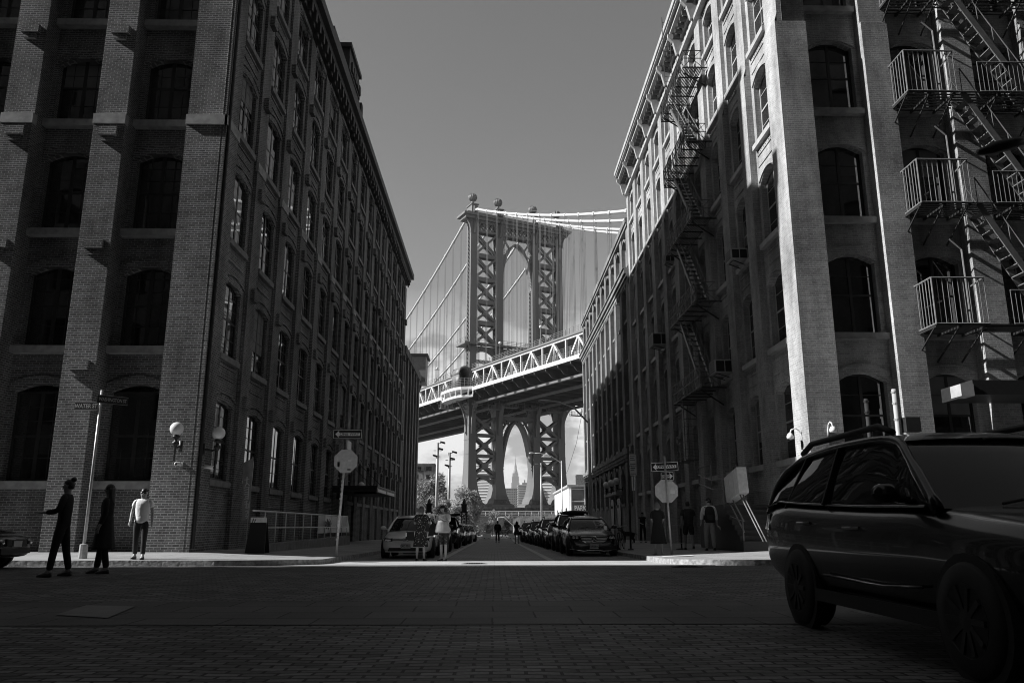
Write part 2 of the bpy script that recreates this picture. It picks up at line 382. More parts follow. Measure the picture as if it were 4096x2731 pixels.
def window_mesh(w,h,style,name):
    """frame in local x (width) z (height), outside is -y; returns frame mesh, pane mesh"""
    m=M(); e=w/2; t=.07
    B=lambda x0,z0,x1,z1,y0=-.018,y1=.04:m.box(x0,y0,z0,x1,y1,z1)
    B(-e,0,-e+t,h); B(e-t,0,e,h); B(-e+t,0,e-t,t+.02); B(-e+t,h-t,e-t,h)
    def lites(x0,x1,z0,z1,nx,nz):
        for i in range(1,nx): c=x0+(x1-x0)*i/nx; m.box(c-.013,-.010,z0,c+.013,.02,z1)
        for j in range(1,nz):
            c=z0+(z1-z0)*j/nz
            for i in range(nx):
                a=x0+(x1-x0)*i/nx+.014; b=x0+(x1-x0)*(i+1)/nx-.014
                m.box(a,-.010,c-.013,b,.02,c+.013)
    def sash(x0,x1,nx,nz1,nz2):
        mid=h*.5
        B(x0,mid-.035,x1,mid+.035,-.015,.03)
        lites(x0,x1,mid+.035,h-t,nx,nz1); lites(x0,x1,t+.02,mid-.035,nx,nz2)
    if style=='pair':
        B(-.06,t+.02,.06,h-t,-.02,.035); sash(-e+t,-.06,2,3,2); sash(.06,e-t,2,3,2)
    elif style=='pair1':
        B(-.05,t+.02,.05,h-t,-.02,.035); sash(-e+t,-.05,1,2,1); sash(.05,e-t,1,2,1)
    elif style=='single': sash(-e+t,e-t,2,2,2)
    else: sash(-e+t,e-t,1,1,1)
    p=M(); p.quad((-e+.03,0,.03),(e-.03,0,.03),(e-.03,0,h-.03),(-e+.03,0,h-.03))
    return m.mesh(name),p.mesh(name+' pane')
def add_windows(root,meshes,frame_mat,spots,rz,rnd):
    fm,pmn=meshes
    if not fm.materials: fm.materials.append(frame_mat); pmn.materials.append(MT['glass'])
    for x,y,z in spots:
        o=link('window',fm,None,root); o.location=V((x,y,z))-root.location; o.rotation_euler=(0,0,rz)
        if rnd.random()<.14:
            w_=max(v_.co.x for v_ in fm.vertices)-.1; h_=max(v_.co.z for v_ in fm.vertices); q_=rnd.choice((.25,.4,.5,.65)); bl=M(); bl.box(-w_,-.006,h_*(1-q_),w_,-.003,h_-.08); bl.build('blind',MT['blind'],o,world=False)
        p=link('pane',pmn,None,o); p.rotation_euler=(R(rnd.uniform(-.5,.5)),0,R(rnd.uniform(-.6,.6)))
MT['blind']=pm('window blind',.16,.7,noise=.2,ns=2)
rnd=random.Random(5)
# ---------------- left warehouse
def left_building():
    t=thing('brick_warehouse','tall dark brick warehouse left of the street with shaded rows of paired sash windows','building',(XL-12,40,0))
    m=M(); f=FX(-9.20); H=25.2
    cy=[26.85+3.44*i for i in range(15)]
    sills=[2.35,6.5,10.5,14.45,18.25,21.9]; tops=[4.95,9.05,13.05,16.95,20.75,24.0]
    rows=[(a,b,.17) for a,b in zip(sills,tops)]
    wall(m,f,YC,77.6,-1,H,[(c-.88,c+.88,rows) for c in cy],.3)
    for i in range(16):
        c=26.85+3.44*(i-.5); a,b=(c-.5,c+.5)
        if i==0: a,b=YC+.006,25.75
        if i==15: a,b=c-.5,77.6
        fbox(m,f,a,b,-1,13.95,-.001,-.15)
        fbox(m,f,a,b,13.95,24.25,-.001,-.11)
        if i:
            for s in sills[1:]: fbox(m,f,a+.28,b-.28,s-1.55,s-1.1,-.09,-.30)
    for c in cy:
        for s,tp in zip(sills,tops):
            hood(m,f,c-.95,c+.95,tp,.17,.24,0,-.05); hood(m,f,c-1.05,c+1.05,tp+.27,.19,.1,0,-.08)
            fbox(m,f,c-.8,c+.8,s-.75,s-.68,0,-.04); fbox(m,f,c-.8,c+.8,s-.38,s-.31,0,-.04)
        fbox(m,f,c-1.22,c+1.22,24.25,24.5,0,-.10); fbox(m,f,c-1.22,c+1.22,24.05,24.25,0,-.05)
    # face along the cross street
    f2=FY(YC+.8); ys=[2.24,6.5,10.46,14.4,18.26,21.9]; yt=[5.3,9.2,13.25,16.85,20.8,24.0]
    bays=[-11.43-3.05*i for i in range(9)]
    wall(m,f2,-40,-9.21,-1,H,[(c-.82,c+.82,[(a,b,.25) for a,b in zip(ys,yt)]) for c in bays],.3)
    for i in range(10):
        b=-9.21 if i==0 else -12.42-3.05*(i-1); a=-10.38 if i==0 else b-1.03
        fbox(m,f2,a,b,-1,14.0,-.001,-.80); fbox(m,f2,a,b,14.0,24.6,-.001,-.75)
        if i:
            for z in (5.6,9.55,13.5,17.3): fbox(m,f2,a+.25,b-.2,z,z+.3,-.74,-.91); fbox(m,f2,a+.35,b-.3,z-.2,z,-.74,-.86)
    for c in bays:
        for s,tp in zip(ys,yt): hood(m,f2,c-.95,c+.95,tp,.25,.26,0,-.07)
    # corner block and mass behind
    fbox(m,FY(YC+.003),-9.205,XL-.003,-1,14.0,0,.9); fbox(m,FY(YC+.053),-9.205,XL-.053,14.0,24.6,0,.6)
    m.box(-40,YC+1.5,-1,-9.72,77.5,H)
    m.box(-9.8,77.3,-1,-9.3,77.6,H)
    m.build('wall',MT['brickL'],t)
    for i in range(16):
        st=M(); c=26.85+3.44*(i-.5); a,b=(c-.52,c+.52) if i else (YC-.05,25.8)
        fbox(st,f,a,min(b,77.6),13.95,14.3,-.09,-.19); st.build('stone_band',MT['stone'],t)
    for i in range(10):
        st=M(); b=-9.02 if i==0 else -12.40-3.05*(i-1); a=-10.40 if i==0 else b-1.07
        fbox(st,f2,a,b,13.95,14.3,-.6,-.85); st.build('stone_band',MT['stone'],t)
    for c in cy:
        for s in sills:
            b=M(); fbox(b,f,c-1.0,c+1.0,s-.2,s,.02,-.13); b.build('sill',MT['stoneD'],t) if s in sills[2:5] else None
    rest=M()
    for c in cy:
        for s in (sills[0],sills[1],sills[5]): fbox(rest,f,c-1.0,c+1.0,s-.2,s,.02,-.13)
    tag(rest.build('sill',MT['stoneD'],t),kind='stuff')
    for c in bays[:3]:
        for s in ys[:5]:
            b=M(); fbox(b,f2,c-1.0,c+1.0,s-.24,s,.02,-.28); b.build('sill',MT['stone'],t)
    wm=window_mesh(1.74,2.6,'pair','paired sash')
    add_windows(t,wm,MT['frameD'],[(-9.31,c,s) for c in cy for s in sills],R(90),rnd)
    wy=window_mesh(1.62,2.85,'pair','paired sash tall')
    add_windows(t,wy,MT['frameD'],[(c,YC+1.03,s) for c in bays[:3] for s in ys[:5]],0,rnd)
    # cornice
    k=M(); fc=FX(XL)
    fbox(k,fc,YC-.55,77.9,25.0,25.35,.6,-.35); fbox(k,fc,YC-.7,78.1,25.35,25.85,.6,-.62); fbox(k,fc,YC-.45,77.7,24.6,25.0,.25,-.1)
    k.box(-40,YC-.62,25.35,XL-.6,YC+1,25.8)
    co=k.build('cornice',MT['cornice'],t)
    y=YC
    while y<77.5:
        b=M(); fbox(b,fc,y,y+.26,24.5,25.0,-.1,-.34); fbox(b,fc,y+.04,y+.22,24.3,24.502,-.1,-.22); y+=.86; b.build('modillion',MT['cornice'],co)
    p=M()
    fbox(p,fc,37.4,38.9,25.85,26.6,.5,-.45); fbox(p,fc,38.9,45.4,25.85,26.6,.5,-.45); fbox(p,fc,41.4,45.0,26.6,27.4,.5,-.50); fbox(p,fc,41.7,44.9,27.4,28.1,.5,-.42); fbox(p,fc,41.5,45.1,28.1,28.35,.5,-.55)
    fbox(p,fc,45.5,46.0,25.85,26.75,.4,-.55)
    for i in range(5): fbox(p,fc,41.9+i*.62,42.3+i*.62,26.75,27.3,-.5,-.60)
    p.build('parapet_pediment',MT['cornice'],t)
    h=M(); h.box(-30,26.8,25.2,-12,60,33.5); h.build('rooftop_penthouse',MT['brickL'],t)
    d=M()
    d.tube((-9.0,24.62,.25),(-9.0,24.62,24),.06); d.build('downpipe',MT['iron'],t)
    return t
left_building()
# ---------------- low building behind it
def low_building():
    t=thing('low_brick_building','lower brick building behind the left warehouse carrying a pale box-shaped housing','building',(-15,86,0))
    m=M(); f=FX(-9.25); cy=[79.6+2.9*i for i in range(5)]
    wall(m,f,77.62,94.4,-1.1,18.3,[(c-.75,c+.75,[(a,a+2.4,.2) for a in (2.2,6.3,10.3,14.3)]) for c in cy],.3)
    for i in range(6): c=79.6+2.9*(i-.5); fbox(m,f,max(c-.45,77.63),min(c+.45,94.4),-1.1,17.6,-.0,-.2)
    fbox(m,f,77.65,94.5,17.6,18.4,.3,-.32); m.box(-30,77.65,-1.1,-9.6,94.4,18.2)
    m.build('wall',MT['brickL'],t)
    add_windows(t,window_mesh(1.5,2.4,'plain','low sash'),MT['frameD'],[(-9.5,c,z) for c in cy for z in (2.2,6.3,10.3,14.3)],R(90),rnd)
    h=M(); h.box(-12,94.41,17.7,-8.5,97.4,20.9); h.build('hoist_housing',pm('housing panel',.30,.6,noise=.1),t)
    h=M(); h.box(-12.2,94.2,20.9,-8.25,97.7,21.15); h.build('housing_roof',MT['cornice'],t)
    h=M()
    for y in (94.7,97.0): h.beam((-9.9,y,15.5),(-9.3,y,17.7),.25)
    h.box(-10.6,94.41,-1,-9.4,97,17.69); h.build('housing_shaft',MT['brickL'],t)
low_building()
# ---------------- right warehouse
RB=[27.0+3.06*i for i in range(10)]
RS=[3.1,7.1,11.1,15.1,19.03,22.88]; RT=[5.75,9.75,13.8,17.8,21.65,24.75]
def right_building():
    t=thing('brick_warehouse','brick warehouse right of the street with its upper wall in bright sunlight','building',(XR+12,40,0))
    m=M(); f=FXn(9.97); E=56.2
    wall(m,f,YC,E,-1,26.6,[(c-.8,c+.8,[(a,b,.3) for a,b in zip(RS,RT)]) for c in RB],.28)
    for i in range(11):
        c=27.0+3.06*(i-.5); a,b=(c-.46,c+.46)
        if i==0: a,b=YC+.006,25.72
        if i==10: a,b=c-.5,E
        fbox(m,f,a,b,-1,18.15,-.001,-.26); fbox(m,f,a,b,18.15,25.0,-.001,-.17)
        m.add([f(a,18.15,-.26),f(b,18.15,-.26),f(b,18.5,-.17),f(a,18.5,-.17)],[(0,1,2,3)])
    for c in RB:
        for s,tp in zip(RS,RT):
            hood(m,f,c-.88,c+.88,tp,.3,.22,0,-.05)
            fbox(m,f,c-.85,c+.85,s-.95,s-.9,0,-.035); fbox(m,f,c-.85,c+.85,s-.5,s-.44,0,-.035)
            for k in range(9): fbox(m,f,c-.8+k*.19,c-.72+k*.19,s-.44,s-.37,0,-.035)
        for r_ in range(3):
            for k in range(11): fbox(m,f,c-1.0+k*.19+(r_%2)*.09,c-.91+k*.19+(r_%2)*.09,25.02+r_*.16,25.12+r_*.16,0,-.06)
    fbox(m,f,25.72,E,25.55,26.6,-.001,-.12)
    f2=FY(YC+.5); bays=[11.78+2.83*i for i in range(8)]
    Z=[3.0,7.0,11.0,15.0,19.0,22.9]
    wall(m,f2,9.98,36,-1,26.6,[(c-.78,c+.78,[(a,a+2.7,.28) for a in Z]) for c in bays],.3)
    for i in range(8):
        a=9.97 if i==0 else 12.75+2.83*(i-1); b=10.80 if i==0 else a+.92
        fbox(m,f2,a,b,-1,18.15,-.001,-.5); fbox(m,f2,a,b,18.15,25.0,-.001,-.42)
    for c in bays:
        for z in Z: hood(m,f2,c-.88,c+.88,z+2.7,.28,.3,0,-.06)
    fbox(m,FY(YC+.003),XR+.004,9.965,-1,18.15,0,.6); fbox(m,FY(YC+.083),XR+.093,9.965,18.15,25.0,0,.6)
    m.box(10.4,YC+1.1,-1,36,E-.1,26.6); m.box(9.98,E-.3,-1,10.5,E,26.6)
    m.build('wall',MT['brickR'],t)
    for c in RB:
        for s in RS:
            b=M(); fbox(b,f,c-.98,c+.98,s-.2,s,.02,-.16); b.build('sill',MT['corniceW'],t)
    for c in bays[:2]:
        for s in Z[1:5]:
            b=M(); fbox(b,f2,c-.95,c+.95,s-.22,s,.02,-.2); b.build('sill',MT['stone'],t)
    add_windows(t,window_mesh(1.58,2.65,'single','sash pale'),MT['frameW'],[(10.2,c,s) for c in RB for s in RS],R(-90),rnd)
    add_windows(t,window_mesh(1.54,2.7,'pair1','sash pale wide'),MT['frameD'],[(c,YC+.73,z) for c in bays[:3] for z in Z[:5]],0,rnd)
    fc=FXn(XR); k=M()
    fbox(k,fc,YC-.55,E+.1,26.25,26.55,.6,-.25); fbox(k,fc,YC-.7,E+.25,26.9,27.2,.9,-.75); fbox(k,fc,YC-.7,E+.25,26.78,26.9,.9,-.68); fbox(k,fc,YC-.55,E+.1,26.55,26.78,.9,-.5)
    fbox(k,fc,YC-.5,E,25.2,25.42,.22,-.06)
    k.box(9.9,YC-.6,26.6,36,YC+1,27.15)
    co=k.build('cornice',MT['corniceW'],t)
    for i in range(11):
        c=27.0+3.06*(i-.5); b=M()
        b.prism([(XR-.62,26.5),(XR-.62,26.3),(XR-.36,26.0),(XR-.2,25.3),(XR+.2,25.3),(XR+.2,26.5)],lambda u,v,d:(u,c+d,v),-.11,.11)
        b.build('bracket',MT['corniceW'],co)
    y=YC
    while y<E-.3:
        b=M(); fbox(b,fc,y,y+.2,26.05,26.24,-.05,-.42); y+=.51; b.build('dentil',MT['cornice'],co)
    ch=M(); ch.box(10.6,50.5,26.6,12,53.5,30.2); ch.build('roof_bulkhead',MT['brickR'],t)
right_building()
# ---------------- far right warehouse
def far_building():
    t=thing('brick_warehouse','darker brick warehouse farther down the right side with narrow piers and three globe lamps','building',(22,72,0))
    m=M(); f=FXn(10.12); Y0,Y1=56.25,87.8
    cy=[58.3+3.08*i for i in range(10)]
    rows=[(2.5,5.15,.5)]+[(a,b,0.05) for a,b in ((6.75,8.9),(9.9,12.0),(13.0,15.1),(16.1,18.4))]+[(20.1,22.3,.4)]
    wall(m,f,Y0,Y1,-1,23.5,[(c-.72,c+.72,rows) for c in cy],.35)
    for i in range(11):
        c=58.3+3.08*(i-.5); a,b=max(c-.5,Y0),min(c+.5,Y1)
        fbox(m,f,a,b,6.5,18.6,-.001,-.42); fbox(m,f,a,b,19.9,23.0,-.001,-.3); fbox(m,f,a,b,-1,5.5,-.001,-.38)
    for a,b,d in ((5.6,5.8,.42),(5.8,6.05,.5),(6.05,6.4,.58),(18.6,18.9,.44),(18.9,19.15,.54),(19.15,19.5,.68),(19.5,19.62,.78),(22.9,23.15,.4),(23.15,23.55,.5)):
        fbox(m,f,Y0,Y1+d*.4,a,b,.1,-d)
    for c in cy:
        hood(m,f,c-.85,c+.85,5.15,.5,.2,0,-.40); hood(m,f,c-.85,c+.85,22.3,.4,.2,0,-.33)
        for k in range(5): fbox(m,f,c-1.3+k*.6,c-1.0+k*.6,18.35,18.6,-.1,-.42)
    fbox(m,f,Y0,Y1,-1,2.35,-.001,-.36)
    m.box(10.5,Y0+.2,-1,34,Y1-.1,23.3); m.box(10.1,Y1-.3,-1,11,Y1,23.4)
    m.build('wall',MT['brickF'],t)
    for c in cy:
        for z in (2.5,6.75,9.9,13.0,16.1):
            b=M(); fbox(b,f,c-.85,c+.85,z-.2,z,.02,-.30 if z>6 else -.46); b.build('sill',MT['stoneD'],t)
    add_windows(t,window_mesh(1.42,2.3,'plain','far sash'),MT['frameD'],[(10.42,c,z) for c in cy for z in (6.75,9.9,13.0,16.1,20.1)],R(-90),rnd)
    add_windows(t,window_mesh(1.42,2.65,'plain','far arch sash'),MT['frameD'],[(10.42,c,2.5) for c in cy],R(-90),rnd)
    for y_ in (62.7,66.3): d=M(); fbox(d,FXn(9.72),y_,y_+1.6,-.4,3.0,.0,-.06); d.build('door',MT['frameD'],t)
    d=M(); fbox(d,FXn(9.72),62.0,68.6,3.25,3.5,.0,-.5); d.build('door_canopy',MT['stone'],t)
far_building()
# ---------------- unseen blocks round the camera, added or heightened to throw shade and cut skylight
def plain_block(label,x0,y0,x1,y1,h,mat,faces):
    t=thing('unseen_block',label,'building',((x0+x1)/2,(y0+y1)/2,0))
    m=M(); m.box(x0+.4,y0+.4,-1,x1-.4,y1-.4,h)
    for fn,a,b in faces:
        n=int((b-a)/3.4); c=[a+(b-a)*(i+.5)/n for i in range(n)]
        wall(m,fn,a,b,-1,h,[(q-.85,q+.85,[(z,z+2.3,.2) for z in fr(2.5,h-4,max(1,int((h-6)/3.9)))]) for q in c],.3)
    m.box(x0-.2,y0-.2,h,x1+.2,y1+.2,h+.8)
    m.build('wall',mat,t)
    gl=M(); gl.box(x0+.3,y0+.3,0,x1-.3,y1-.3,h-.5); gl.build('glazing',MT['glass'],t)
FYb=lambda y0:(lambda u,z,d:(u,y0-d,z))
plain_block('unseen dark brick block on the near left corner, heightened for shade',-45,-45,-9.6,5.5,62,MT['brickL'],[(FX(-9.6),-45,5.5),(FYb(5.5),-45,-9.6)])  # raised to hide more sky behind the camera
plain_block('unseen brick block on the near right corner, heightened for shade',9.9,-45,60,5.0,66,MT['brickF'],[(FXn(9.9),-45,5.0),(FYb(5.0),9.9,60)])  # out of view, raised to block skylight
plain_block('unseen tower block far left along the cross street, added to cast shade',-80,-35,-70,13.9,74,MT['brickL'],[(FX(-70),-35,13.9),(FYb(13.9),-80,-70)])  # shadow caster, shaped so its shade ends at the sun strip
plain_block('unseen broad brick block added far behind the viewer to cut skylight',-40,-95,40,-70,75,MT['brickF'],[(FYb(-70),-40,40)])  # put in to close off sky light from behind
plain_block('unseen dark brick block added farther along the near side of the cross street',-69.5,-45,-46,5.5,58,MT['brickF'],[(FYb(5.5),-69.5,-46)])  # fills the gap so less sky lights the foreground
plain_block('unseen brick block added beyond the left warehouse on the cross street',-100,25,-41,70,30,MT['brickF'],[(FY(25),-100,-41)])  # added out of view to lower the ambient light
plain_block('unseen brick block added beyond the right warehouse on the cross street',37,25,100,70,34,MT['brickF'],[(FY(25),37,100)])  # same on the right, added to hide sky
plain_block('unseen brick block added farther right on the near side of the cross street',61,-45,120,5,58,MT['brickF'],[(FYb(5.0),61,120)])  # added to darken the foreground by blocking sky
# ------------------------------------------------------------ fire escapes
def fe_street():
    """zig-zag iron fire escape on the sunlit side wall; outer rail at X=8.85"""
    t=thing('fire_escape','black iron zigzag fire escape with six railed landings on the right street wall','fire escape',(9.4,36,6.7))
    x0,x1,ya,yb=8.8,9.7,33.7,38.9
    lev=[6.75,10.6,14.5,18.3,22.1]
    for i,z in enumerate(lev):
        p=M(); 
        for k in range(13): x=x0+(x1-x0)*k/12; p.box(x-.018,ya,z-.02,x+.018,yb,z+.02)
        for y in fr(ya,yb,6): p.box(x0,y-.025,z-.07,x1+.25,y+.025,z-.022)
        for y in (ya+.4,yb-.4): p.beam((x0+.1,y,z-.07),(x1+.2,y,z-.75),.05)
        p.build('landing',MT['iron'],t)
        r=M()
        for zz in (z+.45,z+.86): r.tube((x0,ya,zz),(x0,yb,zz),.022,n=6); r.tube((x0,ya,zz),(x1,ya,zz),.022,n=6); r.tube((x0,yb,zz),(x1,yb,zz),.022,n=6)
        n=9
        for k in range(n+1):
            y=ya+(yb-ya)*k/n; r.tube((x0,y,z),(x0,y,z+.86),.018,n=6)
            if k<n:
                y2=ya+(yb-ya)*(k+1)/n; r.beam((x0,y,z),(x0,y2,z+.86),.022); r.beam((x0,y2,z),(x0,y,z+.86),.022)
        for y in (ya,yb): r.beam((x0,y,z),(x1,y,z+.86),.022); r.beam((x1,y,z),(x0,y,z+.86),.022)
        r.build('railing',MT['ironP'] if i<3 else MT['iron'],t)
    for i in range(4):
        a,b=lev[i],lev[i+1]
        s=M(); xs=(9.0,9.5)
        y_lo,y_hi=ya+.5,yb-1.3
        for x in xs: s.beam((x,y_lo,a),(x,y_hi,b),.05,.16)
        for k in range(1,13):
            u=k/13; s.box(xs[0],y_lo+(y_hi-y_lo)*u-.10,a+(b-a)*u-.015,xs[1],y_lo+(y_hi-y_lo)*u+.10,a+(b-a)*u+.015)
        s.build('stair_flight',MT['ironP'],t)
        h=M()
        for x in xs: h.tube((x,y_lo,a+.8),(x,y_hi,b+.8),.02,n=6); h.tube((x,y_lo,a),(x,y_lo,a+.8),.02,n=6); h.tube((x,(y_lo+y_hi)/2,(a+b)/2),(x,(y_lo+y_hi)/2,(a+b)/2+.8),.018,n=6)
        h.build('handrail',MT['ironP'],t)
    # top landing, one bay nearer and higher, with gooseneck ladder to the roof
    s=M()
    for x in (8.95,9.35): s.tube((x,38.2,22.1),(x,38.2,27.9),.022,n=6)
    for k in range(18): s.tube((8.95,38.2,22.5+k*.3),(9.35,38.2,22.5+k*.3),.015,n=6)
    s.build('roof_ladder',MT['iron'],t)
    c=M()
    for x in (8.85,9.45):
        c.tube((x,38.9,6.7),(x,38.9,3.9),.022,n=6); c.tube((x,37.2,6.7),(x,37.2,3.9),.022,n=6)
    for k in range(8):
        z=6.5-k*.35; c.tube((8.85,37.2,z),(9.45,37.2,z),.015,n=6); c.tube((8.85,37.2,z),(8.85,38.9,z),.012,n=6)
    for y in (37.2,38.05,38.9): c.box(8.85,y-.02,3.86,9.45,y+.02,3.92)
    c.beam((8.85,38.9,5.1),(8.85,38.0,4.2),.02); c.beam((8.85,38.0,5.1),(8.85,38.9,4.2),.02)
    c.build('drop_ladder',MT['ironP'],t)
fe_street()
def fe_balconies():
    """stacked railed balconies joined by stairs on the cross-street face"""
    t=thing('fire_escape','railed iron balconies stacked up the right building with slanting stairs between them','fire escape',(15,24,7))
    yf,yw=23.5,24.9
    lev=[6.95,10.95,14.88,18.8,22.7]
    for z in lev:
        x0,x1=13.55,15.1
        p=M()
        for k in range(9): y=yf+(yw-yf)*k/8; p.box(x0,y-.02,z-.03,19.6,y+.02,z+.01)
        for x in (x0,14.3,15.1,16.6,18.1,19.6): p.box(x-.03,yf,z-.10,x+.03,yw+.3,z-.032); p.beam((x,yf+.15,z-.1),(x,yw+.2,z-.95),.04)
        p.build('landing',MT['iron'],t)
        r=M(); h=1.5
        for zz in (z+.02,z+h): r.tube((x0,yf,zz),(15.2,yf,zz),.028,n=6); r.tube((x0,yf,zz),(x0,yw,zz),.028,n=6); r.tube((15.2,yf,zz),(15.35,yw-.5,zz),.028,n=6)
        for k in range(11): x=x0+(15.2-x0)*k/10; r.tube((x,yf,z),(x,yf,z+h),.014 if k else .026,n=6)
        for k in range(1,8): y=yf+(yw-yf)*k/8; r.tube((x0,y,z),(x0,y,z+h),.014,n=6)
        r.build('balcony_railing',MT['ironB'],t)
        r=M()
        for zz in (z+.02,z+1.1): r.tube((16.0,yf,zz),(19.6,yf,zz),.024,n=6)
        for k in range(25): x=16.0+3.6*k/24; r.tube((x,yf,z),(x,yf,z+1.1),.012,n=6)
        r.build('landing_railing',MT['ironP'],t)
    for a,b in zip(lev,lev[1:]):
        s=M(); 
        xa,xb=17.6,15.4
        for y in (23.55,24.15):
            s.beam((xa,y,a),(xb,y,b),.05,.2)
        for k in range(1,14):
            u=k/14; x=xa+(xb-xa)*u; z=a+(b-a)*u; s.box(x-.12,23.55,z-.02,x+.12,24.15,z+.01)
        s.build('stair_flight',MT['ironP'],t)
        h=M()
        for y in (23.55,24.15):
            h.tube((xa,y,a+.9),(xb,y,b+.9),.022,n=6)
            for k in range(6): u=k/5; h.tube((xa+(xb-xa)*u,y,a+(b-a)*u),(xa+(xb-xa)*u,y,a+(b-a)*u+.9),.014,n=6)
        h.build('handrail',MT['ironP'],t)
    g_=M()
    for z in lev[:4]:
        g_.path([(14.95,24.0,z),(14.95,24.0,z+2.6),(14.6,24.0,z+2.95)],.03)
    g_.build('gooseneck_pole',MT['ironB'],t)
    c=M(); c.box(14.0,22.8,4.65,20,24.5,5.08); c.build('loading_canopy',MT['iron'],t)
    c=M(); c.box(13.6,22.75,4.6,13.99,23.3,4.95); c.build('canopy_lamp_box',MT['corniceW'],t)
fe_balconies()
def ac(x,y,z,lab,s=1.0,rz=0):
    t=thing('air_conditioner',lab,'air conditioner',(x,y,z),rz,'window air conditioners on the right warehouse')
    b=M(); w,h,d=.42*s,.52*s,.38*s
    b.box(-d,-w,0,d,w,h); b.build('case',MT['corniceW'],t,world=False,bevel=.02)
    q=M(); q.box(-d+.05,-w-.012,.06,-.02,-w+.01,h-.06); q.box(.02,-w-.012,.06,d-.05,-w+.01,h-.06); q.build('side_grille',MT['black'],t,world=False)
    q=M()
    for k in range(5): q.box(-d-.012,-w+.06,.07+k*h*.17,-d+.01,w-.06,.09+k*h*.17+h*.05)
    q.build('front_grille',MT['stoneD'],t,world=False)
    q=M()
    q.beam((-d*.7,-w*.7,0),(d+.1,-w*.7,-.28),.03); q.beam((-d*.7,-w*.7,-.012),(-d*.7,w*.7,-.012),.02); q.beam((-d*.7,w*.7,0),(d+.1,w*.7,-.28),.03)
    q.build('bracket',MT['iron'],t,world=False)
ac(9.55,45.3,11.1,'large pale window air conditioner standing out beyond the fire escape',1.35)
ac(9.6,33.1,7.15,'pale air conditioner in a window on the near side under the fire escape',1.1)
ac(9.62,38.6,10.75,'small air conditioner behind the second landing of the fire escape',.9)
ac(9.62,38.4,15.0,'small air conditioner behind the third landing of the fire escape',.9)
ac(9.65,42.2,15.15,'small air conditioner high in a window left of the fire escape',.8)
ac(9.6,30.1,11.15,'dark tilted air conditioner in a shaded window right of the fire escape',.9)
# ------------------------------------------------------------ wall lamps and cameras
def wall_lamp(loc,rz,lab,r=.2,post=.95,group=None):
    """loc = globe centre; bracket runs back along +y (local) to the wall"""
    t=thing('wall_lamp',lab,'wall lamp',loc,rz,group)
    M().ball((0,0,0),r,20,m=14).build('globe',MT['globe'],t,True,world=False)
    m=M(); m.lathe((0,0,0),[(.0,-r+.01),(.10,-r),(.11,-r-.06),(.05,-r-.09),(.04,-r-.16),(.10,-r-.2),(.11,-r-.25),(.05,-r-.3),(.03,-r-.36),(.028,-post),(.0,-post)],12)
    m.path([(0,0,-r-.3),(0,.14,-r-.34),(0,.3,-r-.3),(0,.42,-r-.3)],.03,8); m.box(-.05,.38,-r-.45,.05,.44,-r-.12)
    m.build('bracket',MT['iron'],t,True,world=False)
wall_lamp((-9.55,24.02,3.73),0,'white globe lamp on the sunlit brick corner of the left warehouse',group='globe lamps on the left warehouse')
wall_lamp((-8.6,24.9,3.70),R(90),'white globe lamp just round the corner on the shaded side wall',group='globe lamps on the left warehouse')
wall_lamp((-8.6,52.0,3.45),R(90),'small globe lamp over the awning of the left warehouse',.2,group='globe lamps on the left warehouse')
for y,l in ((66.3,'farthest of the three globe lamps over the far right doorway'),(63.4,'middle one of the three globe lamps over the far right doorway'),(60.6,'nearest of the three globe lamps over the far right doorway')):
    wall_lamp((9.1,y,4.17),R(-90),l,.27,.8,'globe lamps over the far doorway')
def cctv(loc,rz,lab):
    t=thing('security_camera',lab,'camera',loc,rz,'security cameras')
    m=M(); m.tube((0,.28,0),(0,.12,0),.03); m.box(-.05,.27,-.06,.05,.3,.06); m.build('mount',MT['signgrey'],t,world=False)
    m=M(); m.tube((0,.15,.0),(0,-.13,-.03),.055,n=12); m.build('body',MT['white'],t,True,world=False)
    m=M(); m.lathe((0,-.135,-.03),[(0,-.004),(.04,-.004),(.04,.004)],10,'y'); m.build('lens',MT['black'],t,world=False)
cctv((-9.5,24.2,2.72),0,'white security camera under the globe lamp on the sunlit corner')
cctv((-8.75,24.75,2.66),R(90),'white security camera on the shaded wall beside the corner')
def gooseneck(loc,rz,lab):
    t=thing('gooseneck_lamp',lab,'wall lamp',loc,rz,'gooseneck lamps on the right warehouse')
    M().path([(0,.3,-.25),(0,.28,-.05),(0,.22,.1),(0,.1,.17),(0,-.03,.12),(0,-.08,0)],.022,8).build('arm',MT['white'],t,True,world=False)
    M().lathe((0,-.08,-.12),[(.0,.14),(.06,.13),(.11,.03),(.10,-.04),(.0,-.06)],14).build('head',MT['white'],t,True,world=False)
    M().tube((.0,.27,-.22),(.0,.27,-.5),.03).build('box',MT['iron'],t,world=False)
gooseneck((9.41,25.1,3.75),R(-90),'white gooseneck camera lamp on the sunlit side of the right corner')
gooseneck((10.3,24.2,3.85),0,'white gooseneck lamp on the brick front of the right corner pier')
t=thing('vent_pipe','white vertical pipe standing against the right building beside a meter box','pipe',(12.4,24.3,0))
M().tube((12.4,24.3,.1),(12.4,24.3,5.05),.07,n=12).build('pipe',MT['frameW'],t,True)
m=M(); m.box(12.55,24.05,3.7,13.0,24.35,4.15); m.build('meter_box',MT['iron'],t)
m=M()
for z in (4.1,4.6,4.95): m.lathe((12.4,24.3,z),[(.09,-.03),(.09,.03)],12)
m.build('pipe_clamp',MT['steel'],t)
